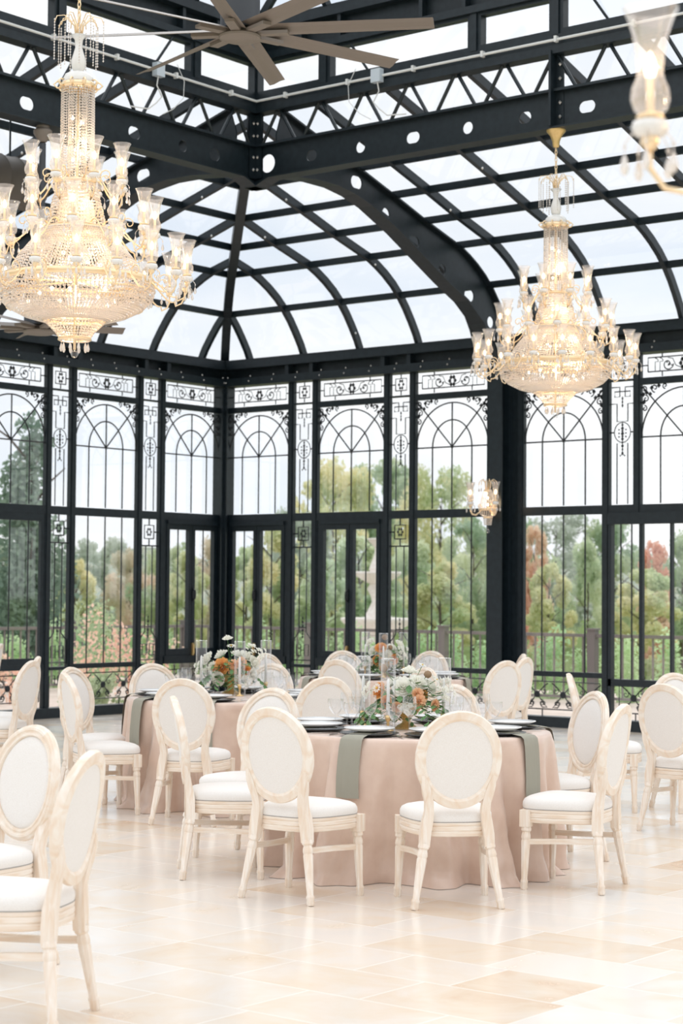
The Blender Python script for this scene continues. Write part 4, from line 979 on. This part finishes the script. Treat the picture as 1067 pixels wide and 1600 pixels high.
def rose(b, c, R, d, seed, layers=4):
    rnd = random.Random(seed); d = Vector(d).normalized(); X = d.orthogonal().normalized(); Y = d.cross(X); c = Vector(c)
    for l in range(layers):
        n = 3+l*2; rr = R*(.22+.78*l/(layers-1)); tilt = .10+.68*l/(layers-1)
        for k in range(n):
            a = 2*pi*k/n+l*.7+rnd.uniform(-.15, .15); w = pi/n*1.5; grid = []
            for i in range(4):
                t = i/3; rad = rr*(.35+.65*sin(t*pi/2*1.0)); h = R*(.95*(1-tilt*.45)*t)-R*.35*tilt*t*t*1.2
                for j in range(5):
                    s = -1+2*j/4; aa = a+s*w*(.4+.6*sin(pi*min(1, .25+t*.7))); q = rad*(1-.06*s*s)+ (R*.08*rnd.random() if i == 3 else 0)
                    grid.append(c+X*(q*cos(aa))+Y*(q*sin(aa))+d*(h-R*.12*s*s*t))
            k0 = len(b.v); b.v += [tuple(g) for g in grid]
            for i in range(3):
                for j in range(4): b.f.append((k0+i*5+j, k0+i*5+j+1, k0+(i+1)*5+j+1, k0+(i+1)*5+j))
    return b
def daisy(b, c, R, d, n=10):
    d = Vector(d).normalized(); X = d.orthogonal().normalized(); Y = d.cross(X); c = Vector(c)
    for k in range(n):
        a = 2*pi*k/n; u = X*cos(a)+Y*sin(a); v = d.cross(u)
        b.poly([tuple(c+u*R*.2), tuple(c+u*R*.7+v*R*.2+d*R*.1), tuple(c+u*R+d*R*.05), tuple(c+u*R*.7-v*R*.2+d*R*.1)])
def leaf(b, base, tip, w, droop=.0):
    base = Vector(base); tip = Vector(tip); ax = tip-base; sd = ax.cross(Vector((0, 0, 1)))
    if sd.length < 1e-5: sd = Vector((1, 0, 0))
    sd.normalize(); n = len(b.v); up = Vector((0, 0, 1))
    mids = [base+ax*t for t in (.3, .6)]
    b.v += [tuple(base), tuple(mids[0]+sd*w*.9), tuple(mids[1]+sd*w), tuple(tip), tuple(mids[1]-sd*w), tuple(mids[0]-sd*w*.9), tuple(mids[0]-up*w*.3), tuple(mids[1]-up*w*.3)]
    b.f += [(n, n+1, n+6), (n+1, n+2, n+7, n+6), (n+2, n+3, n+7), (n+3, n+4, n+7), (n+4, n+5, n+6, n+7), (n+5, n, n+6)]
RIGHTV = Vector((.781, .624, 0)); FRONTV = Vector((.624, -.780, 0))
def centrepiece(c, label, blooms, seed, spread, z_bowl=.15):
    """blooms: (kind, right, toward camera, height, size) in metres from the bowl centre"""
    rnd = random.Random(seed); a = empty('flower_centrepiece', (c[0], c[1], ZT+.007), label=label, cat='flower arrangement')
    b = MB(); b.lathe([(0, 0), (.062, 0), (.064, .008), (.05, .02), (.026, .035), (.022, .05), (.03, .058), (.026, .066), (.06, .085), (.082, .115), (.088, .15), (.08, .15), (.06, .10), (0, .09)], 32, flute=.02, nf=16)
    smooth_angle(b.build('footed_bowl', M['goldpaint'], a), 50)
    lf = MB()
    for kind, rx, ty, h, s in blooms:
        s *= 1.15 if kind != 'daisy' else 1.1
        p = RIGHTV*rx+FRONTV*ty+Vector((0, 0, h)); d = (p-Vector((0, 0, .16))).normalized()+FRONTV*.35
        b = MB()
        if kind in ('white', 'orange', 'peach'):
            rose(b, p-d.normalized()*s*.3, s, d, rnd.random(), 5 if s > .035 else 4); b.build({'white': 'white_rose', 'orange': 'orange_rose', 'peach': 'peach_rose'}[kind], M['petal_'+kind], a, True)
        elif kind == 'daisy':
            daisy(b, p, s, d); o = b.build('daisy', M['petal_white'], a); b = MB(); b.bead(tuple(p+d.normalized()*s*.15), s*.25, s*.2); b.build('daisy_centre', M['yellow'], o)
        elif kind == 'fluff':
            for _ in range(14): q = p+Vector((rnd.uniform(-1, 1), rnd.uniform(-1, 1), rnd.uniform(-1, 1)))*s; rose(b, q, s*.42, (q-p)+d, rnd.random(), 2)
            b.build('white_filler_flower', M['petal_white'], a, True)
        elif kind == 'pod':
            b.lathe([(0, -s), (s*.7, -s*.6), (s, 0), (s*.7, s*.7), (0, s)], 10, tuple(p), flute=.12, nf=5); b.build('seed_pod', M['thistle'], a, True)
        st = Vector((0, 0, .13)); lf.tube([tuple(st), tuple(st.lerp(p, .5)+Vector((0, 0, .02))), tuple(p-d.normalized()*s*.4)], .0022, 4)
    for _ in range(150):
        an = rnd.uniform(0, 2*pi); e = rnd.random(); rr = spread*(.25+.75*rnd.random()); h = .12+rnd.uniform(-.09, .20)*(1.1-.6*rr/spread)
        base = Vector((cos(an)*rr*.75, sin(an)*rr*.75, h)); L_ = rnd.uniform(.035, .065)
        tip = base+Vector((cos(an+rnd.uniform(-.9, .9)), sin(an+rnd.uniform(-.9, .9)), rnd.uniform(-.8, .5)))*L_
        leaf(lf, base, tip, L_*.30)
    for _ in range(9):
        an = rnd.uniform(0, 2*pi); p0 = Vector((cos(an)*.06, sin(an)*.06, .15)); p = p0.copy(); dr = Vector((cos(an), sin(an), .3))
        for k in range(7):
            p2 = p+dr*spread*.13; dr.z -= .24; lf.tube([tuple(p), tuple(p2)], .0018, 4)
            for s_ in (-1, 1): leaf(lf, p2, p2+Vector((-dr.y*s_, dr.x*s_, -.2))*.045+dr*.02, .014)
            if p2.z < .02: break
            p = p2
    lf.build('foliage', M['leaf'], a)['kind'] = 'stuff'
    return a
B1 = [('white', -.02, .08, .245, .058), ('white', .07, .05, .27, .048), ('white', .02, -.04, .33, .045), ('white', .14, .0, .24, .045), ('orange', -.16, .04, .22, .045), ('orange', -.12, .10, .16, .035), ('peach', .06, .13, .205, .032), ('peach', .07, .15, .165, .034),
      ('peach', .16, .10, .14, .032), ('peach', -.06, .13, .13, .028), ('daisy', -.17, .10, .235, .028), ('daisy', .09, -.02, .36, .024), ('daisy', .17, .02, .28, .022), ('fluff', .20, -.04, .24, .045), ('fluff', -.22, .0, .22, .035), ('fluff', .0, .14, .12, .03),
      ('pod', -.13, -.02, .34, .022), ('pod', .12, .04, .31, .02), ('white', -.08, -.06, .26, .05), ('fluff', .22, .08, .20, .035), ('orange', .10, -.1, .2, .04), ('white', .0, -.13, .2, .05)]
B2 = [('orange', -.07, .10, .21, .062), ('white', -.18, .02, .27, .05), ('white', -.14, .06, .20, .045), ('white', -.08, -.02, .30, .05), ('white', -.03, -.02, .42, .035), ('daisy', .0, .0, .36, .035), ('white', .05, -.03, .30, .05), ('white', .12, .0, .29, .05),
      ('white', .18, .02, .24, .05), ('peach', .03, .10, .23, .035), ('peach', .09, .08, .25, .035), ('peach', .02, .11, .17, .03), ('orange', .13, .08, .18, .035), ('white', .17, .06, .15, .042), ('white', -.09, .13, .12, .05), ('fluff', .22, .0, .30, .035), ('fluff', -.22, .04, .20, .035),
      ('fluff', .10, .10, .10, .035), ('white', .0, -.12, .2, .05), ('white', .1, .03, .2, .05), ('fluff', .15, -.02, .34, .03)]
B3 = [('orange', -.03, .08, .27, .05), ('orange', -.06, .10, .15, .045), ('orange', .10, .08, .16, .045), ('white', -.10, .04, .24, .05), ('white', .03, .10, .20, .05), ('white', .08, .04, .26, .05), ('white', -.13, .02, .32, .04), ('white', .15, .0, .3, .045), ('pod', .01, .04, .36, .026),
      ('pod', .06, .10, .27, .02), ('fluff', .17, .05, .22, .04), ('fluff', -.15, .08, .16, .04), ('white', 0, -.1, .2, .05)]
tables = [(T1, 'nearest round table', 'nearest round banquet table under a floor-length blush cloth', 'blush satin cloth to the floor on the nearest round table', (-43, -79, -124, -2, 50, 112, 160, 200), 11),
          (T2, 'left round table', 'left round banquet table under a blush cloth', 'blush satin cloth on the left round table, green napkin at its left edge', (-62, -105, -150, 163, 122, 62, -12, 25), 12),
          (T3, 'farthest round table', 'farthest round banquet table near the windows', 'blush satin cloth on the farthest round table near the windows', (-69, -25, 18, 60, 110, 150, -115, -160), 13)]
WHT = [['at the place behind the square-on front chair', 'at the place behind the front left chair', 'at the place by the edge-on chair', 'at the right-hand place by the profile chair', 'at the back right place', 'at the back place behind the flowers', 'at the back left place', 'at the left place'],
       ['at the front place', 'at the front left place', 'at the left edge place by the hanging napkin', 'at the back left place', 'at the back place', 'at the back right place', 'at the right-hand place', 'at the right place farther back'],
       ['at the front place', 'at the right-hand place', 'at the back right place', 'at the back place', 'at the back left place', 'at the left place farther back', 'at the front left place', 'at the left edge place']]
for ti, (c, tn, l1, l2, angs, sd) in enumerate(tables):
    table(c, l1); tablecloth(c, sd, l2)
    for k, an in enumerate(angs): setting(c, an, 'the '+tn, WHT[ti][k], k+ti)
for (x, y), d in zip([(10.236, -10.054), (10.582, -10.271), (10.719, -9.93)], ('left of the nearest flowers', 'in front of the nearest flowers', 'right of the nearest flowers')): hurricane(x, y, d)
for (x, y), d in zip([(7.302, -8.267), (7.671, -8.249), (7.576, -7.845)], ('left of the flowers on the left table', 'in front of the flowers on the left table', 'right of the flowers on the left table')): hurricane(x, y, d)
for (x, y), d in zip([(6.159, -4.80), (6.60, -5.10), (6.529, -4.703)], ('left of the flowers on the farthest table', 'in front of the flowers on the farthest table', 'right of the flowers on the farthest table')): hurricane(x, y, d)
centrepiece((10.56, -10.07), 'white, peach and apricot flowers in a gold footed bowl on the nearest table', B1, 3, .24)
centrepiece((7.45, -8.10), 'ivory flowers around one large orange rose in a gold bowl on the left table', B2, 4, .21)
centrepiece((6.42, -4.86), 'orange and white flowers with brown seed pods on the farthest table', B3, 5, .21)

# ------------------------------------------------------------------ outside: railing, hedge, fountain, trees
def at_px(px, depth):
    """ground point seen in picture column px, at the given depth in front of the camera"""
    d = cf*1.0+cr*((px-533.5)/2956.9); p = CAM+d*depth; return Vector((p.x, p.y, 0))
GZ = -.125
def railing(p0, p1, label):
    p0 = Vector(p0); p1 = Vector(p1); d = (p1-p0); L_ = d.length; d /= L_; rz = atan2(d.y, d.x)
    a = empty('terrace_railing', (p0.x, p0.y, GZ), rz, label=label, cat='railing'); H_ = 1.06
    b = MB(); b.box((0, -.035, H_-.05), (L_, .035, H_)); b.build('top_rail', M['rail'], a); b = MB(); b.box((0, -.02, .08), (L_, .02, .12)); b.build('bottom_rail', M['rail'], a)
    n = int(round(L_/3.0)); x = 0
    for i in range(n+1):
        x = L_*i/n; b = MB(); b.box((x-.065, -.065, 0), (x+.065, .065, H_+.06)); b.box((x-.085, -.085, H_+.06), (x+.085, .085, H_+.085)); b.build('post', M['rail'], a)
    nb = int(L_/.17); nb = min(nb, 98)
    st = MB().box((-.012, -.012, .12), (.012, .012, H_-.05)).mesh('baluster', M['rail'])
    for i in range(nb): lobj('baluster', st, a, (L_*(i+.5)/nb, 0, 0))
railing((-6.2, 6.0, 0), (10.4, 6.0, 0), 'taupe metal railing outside along the right-hand windows')
railing((-6.2, 5.85, 0), (-6.2, -10.75, 0), 'taupe metal railing outside along the left-hand windows')
def foliage(n, crown, size, seed, squash=1.0):
    """leaf cards scattered on blobs; crown = list of (centre, radius)"""
    rnd = random.Random(seed); b = MB(); tot = sum(r*r for _, r in crown)
    for c, r in crown:
        for _ in range(int(n*r*r/tot)):
            v = Vector((rnd.gauss(0, 1), rnd.gauss(0, 1), rnd.gauss(0, 1))).normalized()*r*(rnd.random()**.42); v.z *= squash
            p = Vector(c)+v; s = size*rnd.uniform(.6, 1.3); X = Vector((rnd.gauss(0, 1), rnd.gauss(0, 1), rnd.gauss(0, 1))).normalized(); Y = X.orthogonal().normalized()
            b.quad(tuple(p-X*s), tuple(p-Y*s*.6), tuple(p+X*s), tuple(p+Y*s*.6))
    return b
def blobs(kind, seed):
    rnd = random.Random(seed); out = []
    if kind == 'round':
        for _ in range(34): a = rnd.uniform(0, 2*pi); h = rnd.uniform(.16, .93); w = .42*sin(pi*(h-.05)/1.02); q = rnd.random()**.5; out.append(((cos(a)*w*q, sin(a)*w*q, h), rnd.uniform(.05, .12)))
    elif kind == 'spread':
        for _ in range(46): a = rnd.uniform(0, 2*pi); h = rnd.uniform(.2, .94); w = .55*sin(pi*(h-.02)/1.05); out.append(((cos(a)*w*rnd.uniform(.2, 1), sin(a)*w*rnd.uniform(.2, 1), h), rnd.uniform(.05, .12)))
    elif kind == 'cone':
        for i in range(18): h = .08+.88*i/18; w = .16*(1-h)**.8+.015; a = rnd.uniform(0, 2*pi); out.append(((cos(a)*w*.5, sin(a)*w*.5, h), w*.9+.02))
    elif kind == 'young':
        for i in range(40): h = .1+.88*i/40; w = .27*max(.02, sin(pi*min(.96, max(.04, 1.0-h)))) ** .7*rnd.uniform(.6, 1.15); a = rnd.uniform(0, 2*pi); out.append(((cos(a)*w*.8, sin(a)*w*.8, h), rnd.uniform(.04, .085)))
    return out
TREEM = {}
def tree(px, depth, ytop, kind, m, wpx, label, group, seed=0, n=8000, gz=-.5, trunk=True, cat='tree', name=None):
    p = at_px(px, depth); H_ = 1.54+(920-ytop)/2956.9*depth-gz
    key = (kind, m, seed % 3)
    if key not in TREEM:
        base_w = {'round': .9, 'spread': 1.2, 'cone': .36, 'young': .62}[kind]
        TREEM[key] = foliage(n, blobs(kind, seed % 3+hash(kind) % 1*0+{'round': 1, 'spread': 2, 'cone': 3, 'young': 4}[kind]*10), .017 if kind != 'cone' else .013, seed).mesh('crown', M[m])
        b = MB(); b.tube([(0, 0, 0), (.01, 0, .3), (-.005, .01, .6), (0, 0, .85)], [.018, .014, .009, .003], 7)
        for i in range(7): h = .3+i*.08; a = i*2.3; b.tube([(0, 0, h), (cos(a)*.10, sin(a)*.10, h+.09), (cos(a)*.2, sin(a)*.2, h+.14)], [.007, .004, .002], 5)
        TREEM[key+('t',)] = b.mesh('trunk', M['bark'], True)
    base_w = {'round': .9, 'spread': 1.2, 'cone': .36, 'young': .62}[kind]
    W = wpx/2956.9*depth/base_w
    a = empty(name or 'tree', (p.x, p.y, gz), random.Random(px).uniform(0, 6), label=label, cat=cat, group=group)
    for k, nm in ((key, 'crown'), (key+('t',), 'trunk')):
        o = lobj(nm, TREEM[k], a); o.scale = (W, W, H_)
    return a
G1 = 'trees beyond the terrace'
# distant wooded hill
b = MB(); rnd = random.Random(3); N_ = 90
hp = []
for i in range(N_+1):
    px = -1500+4200*i/N_; base = at_px(px, 150); h = 1.54+(920-(868-14*sin(i*.55)-9*sin(i*1.7+1)-6*rnd.random()))/2956.9*150
    hp.append((base, h))
for (p0, h0), (p1, h1) in zip(hp, hp[1:]):
    d0 = (p0-Vector((CAM.x, CAM.y, 0))).normalized(); d1 = (p1-Vector((CAM.x, CAM.y, 0))).normalized()
    b.quad((p0.x, p0.y, -.5), (p1.x, p1.y, -.5), (p1.x+d1.x*12, p1.y+d1.y*12, h1), (p0.x+d0.x*12, p0.y+d0.y*12, h0))
    b.quad((p0.x+d0.x*12, p0.y+d0.y*12, h0), (p1.x+d1.x*12, p1.y+d1.y*12, h1), (p1.x+d1.x*60, p1.y+d1.y*60, h1), (p0.x+d0.x*60, p0.y+d0.y*60, h0))
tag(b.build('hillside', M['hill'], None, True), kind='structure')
TR = [  # px, depth, ytop, kind, material, width px, label
    (48, 38, 625, 'cone', 'lf_dark', 150, 'tall dark conifer behind the left edge windows'),
    (-50, 46, 700, 'cone', 'lf_dark', 120, 'dark conifer cut by the left edge of the picture'),
    (120, 45, 872, 'young', 'lf_yellow', 95, 'slender yellow-green young tree in the second left window'),
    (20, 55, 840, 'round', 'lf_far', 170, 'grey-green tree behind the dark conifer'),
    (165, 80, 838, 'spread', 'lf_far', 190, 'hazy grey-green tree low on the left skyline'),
    (205, 72, 856, 'round', 'lf_orange', 120, 'rust-coloured tree in the second left window'),
    (262, 60, 845, 'round', 'lf_green', 140, 'green tree in the left casement window'),
    (295, 52, 858, 'young', 'lf_yellow', 90, 'yellow-green tree in the left casement window'),
    (330, 66, 835, 'round', 'lf_orange', 110, 'bronze tree just left of the corner post'),
    (385, 48, 850, 'young', 'lf_yellow', 110, 'yellow-green tree right of the corner post'),
    (425, 46, 815, 'young', 'lf_yellow', 120, 'pale yellow tree in the first right window'),
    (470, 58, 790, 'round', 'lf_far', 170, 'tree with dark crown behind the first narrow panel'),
    (520, 70, 722, 'spread', 'lf_yellow', 210, 'tall golden tree at the left of the big gold and green trees'),
    (600, 90, 712, 'spread', 'lf_green', 230, 'tallest green tree in the middle of the skyline'),
    (690, 66, 728, 'spread', 'lf_yellow', 210, 'tall yellow and green tree left of the black column'),
    (560, 50, 830, 'young', 'lf_pale', 150, 'pale green tree behind the stone fountain'),
    (500, 44, 862, 'young', 'lf_pale', 110, 'pale green young tree in the glazed door'),
    (690, 46, 870, 'young', 'lf_yellow', 130, 'small yellow tree behind the railing left of the column'),
    (740, 55, 800, 'round', 'lf_green', 140, 'green tree directly left of the black column'),
    (835, 47, 815, 'young', 'lf_flame', 70, 'narrow coral-red tree right of the black column'),
    (858, 44, 872, 'young', 'lf_yellow', 95, 'yellow tree below the coral-red one'),
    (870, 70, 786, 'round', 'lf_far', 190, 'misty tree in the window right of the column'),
    (918, 48, 838, 'round', 'lf_pale', 105, 'rounded pale green tree right of the column'),
    (960, 64, 800, 'round', 'lf_green', 170, 'green tree behind the double post at the right'),
    (1020, 46, 835, 'young', 'lf_flame', 75, 'coral-tipped tree at the right edge'),
    (1005, 43, 880, 'young', 'lf_yellow', 140, 'yellow tree low at the right edge'),
    (1065, 52, 820, 'round', 'lf_green', 150, 'green tree cut by the right edge'),
    (1130, 60, 800, 'round', 'lf_green', 160, 'green tree beyond the right edge'),
    (640, 52, 842, 'round', 'lf_pale', 120, 'pale green tree right of the stone fountain'),
    (792, 60, 800, 'round', 'lf_green', 150, 'green tree hidden behind the black column'),
]
for i, t in enumerate(TR): tree(*t, G1, seed=i)
def bush(px, depth, ytop, wpx, m, label, cat='shrub', seed=1, n=1500, group='shrubs by the railing', gz=-.45):
    p = at_px(px, depth); H_ = 1.54+(920-ytop)/2956.9*depth-gz; W = wpx/2956.9*depth; rnd = random.Random(seed)
    cr_ = [((rnd.uniform(-.4, .4)*W, rnd.uniform(-.4, .4)*W, H_*rnd.uniform(.15, .82)), max(.16*W, .14*H_)) for _ in range(12)]+[((0, 0, .06), .07)]
    b = foliage(n, cr_, .032, seed); b.tube([(0, 0, -.02), (0, 0, H_*.5)], .02, 6); o = b.build('shrub', M[m], None, False, (p.x, p.y, gz)); tag(o, label, cat, group); return o
# hedge: a row of clipped young evergreens behind the railing
i = 0
for s in range(2):
    for k in range(26):
        q = (-6.0+k*.68, 6.9) if s == 0 else (-7.1, 6.2-k*.68)
        key = 'hedge'+str(k % 3)
        if key not in TREEM: TREEM[key] = foliage(1300, [((random.Random(j*7+k).uniform(-.13, .13), random.Random(j*5+k).uniform(-.13, .13), .2+.09*j), .20) for j in range(12)], .035, k).mesh('hedge_plant', M['lf_hedge'])
        o = bpy.data.objects.new('hedge_plant', TREEM[key]); COL.objects.link(o); o.location = (q[0], q[1], -.5); o.rotation_euler = (0, 0, k*1.3); o.scale = (1, 1, 1.02+.1*sin(k*2.1))
        tag(o, 'bright green hedge plant in the row behind the %s railing' % ('right-hand' if s == 0 else 'left-hand'), 'hedge plant', 'hedge plants behind the %s railing' % ('right-hand' if s == 0 else 'left-hand'))
for j, (px, dp, yt, w, m, lab) in enumerate([(165, 27.2, 930, 55, 'lf_flame', 'orange-leaved shrub with bare tips in the second left window'), (205, 26.8, 955, 60, 'lf_flame', 'orange-leaved shrub beside the second narrow left panel'), (120, 27.5, 985, 60, 'lf_flame', 'low orange-leaved shrub in the second left window'), (255, 27.5, 968, 36, 'lf_flame', 'small red-tipped shrub in the left casement window'),
        (140, 29.6, 925, 110, 'lf_shrub', 'green shrub behind the orange-leaved ones'), (20, 27.5, 1010, 60, 'lf_flame', 'small orange-leaved shrub at the foot of the dark conifer'), (150, 25.9, 1050, 90, 'lf_shrub', 'low green shrub seen through the scrollwork of the left window')]):
    bush(px, dp, yt, w, m, lab, seed=j+20, n=260 if m == 'lf_flame' else 1500, gz=GZ)
# stone fountain
fp = at_px(590, 37); F_ = empty('stone_fountain', (fp.x, fp.y, GZ), label='pale tiered stone fountain outside behind the flowers', cat='fountain')
sc_ = 37/2956.9
def zz(y): return 1.54+(920-y)*sc_-GZ
def bowl(name, r, yt, yb, rb): b = MB(); b.lathe([(rb, zz(yb)), (r*.55, zz(yb-(yb-yt)*.25)), (r*.92, zz(yt+ (yb-yt)*.35)), (r, zz(yt+(yb-yt)*.22)), (r*1.04, zz(yt+3)), (r*1.03, zz(yt)), (r*.9, zz(yt)), (r*.3, zz(yt+4)), (0, zz(yt+4))], 40, flute=.012, nf=20); b.build(name, M['stone'], F_, True)
bowl('top_bowl', 13*sc_*1.0+.02, 836, 850, .05); bowl('middle_bowl', 36*sc_, 888, 908, .12); bowl('lower_bowl', 54*sc_, 960, 990, .25)
b = MB(); b.lathe([(0, zz(834)), (.05, zz(838))], 20)
b.lathe([(.05, zz(850)), (.06, zz(862)), (.12, zz(875)), (.16, zz(884)), (.12, zz(890))], 20); b.lathe([(.12, zz(905)), (.20, zz(915)), (.13, zz(925)), (.10, zz(935)), (.16, zz(945)), (.24, zz(958)), (.24, zz(966))], 24)
b.lathe([(.3, zz(988)), (.34, zz(1000)), (.26, zz(1015)), (.30, zz(1040)), (.42, zz(1055)), (.42, 0)], 24); b.build('pedestal', M['stone'], F_, True)
b = MB(); b.lathe([(1.35, 0), (1.35, .38), (1.42, .40), (1.42, .46), (1.25, .46), (1.25, .1), (0, .1)], 48); b.build('basin', M['stone'], F_, True)
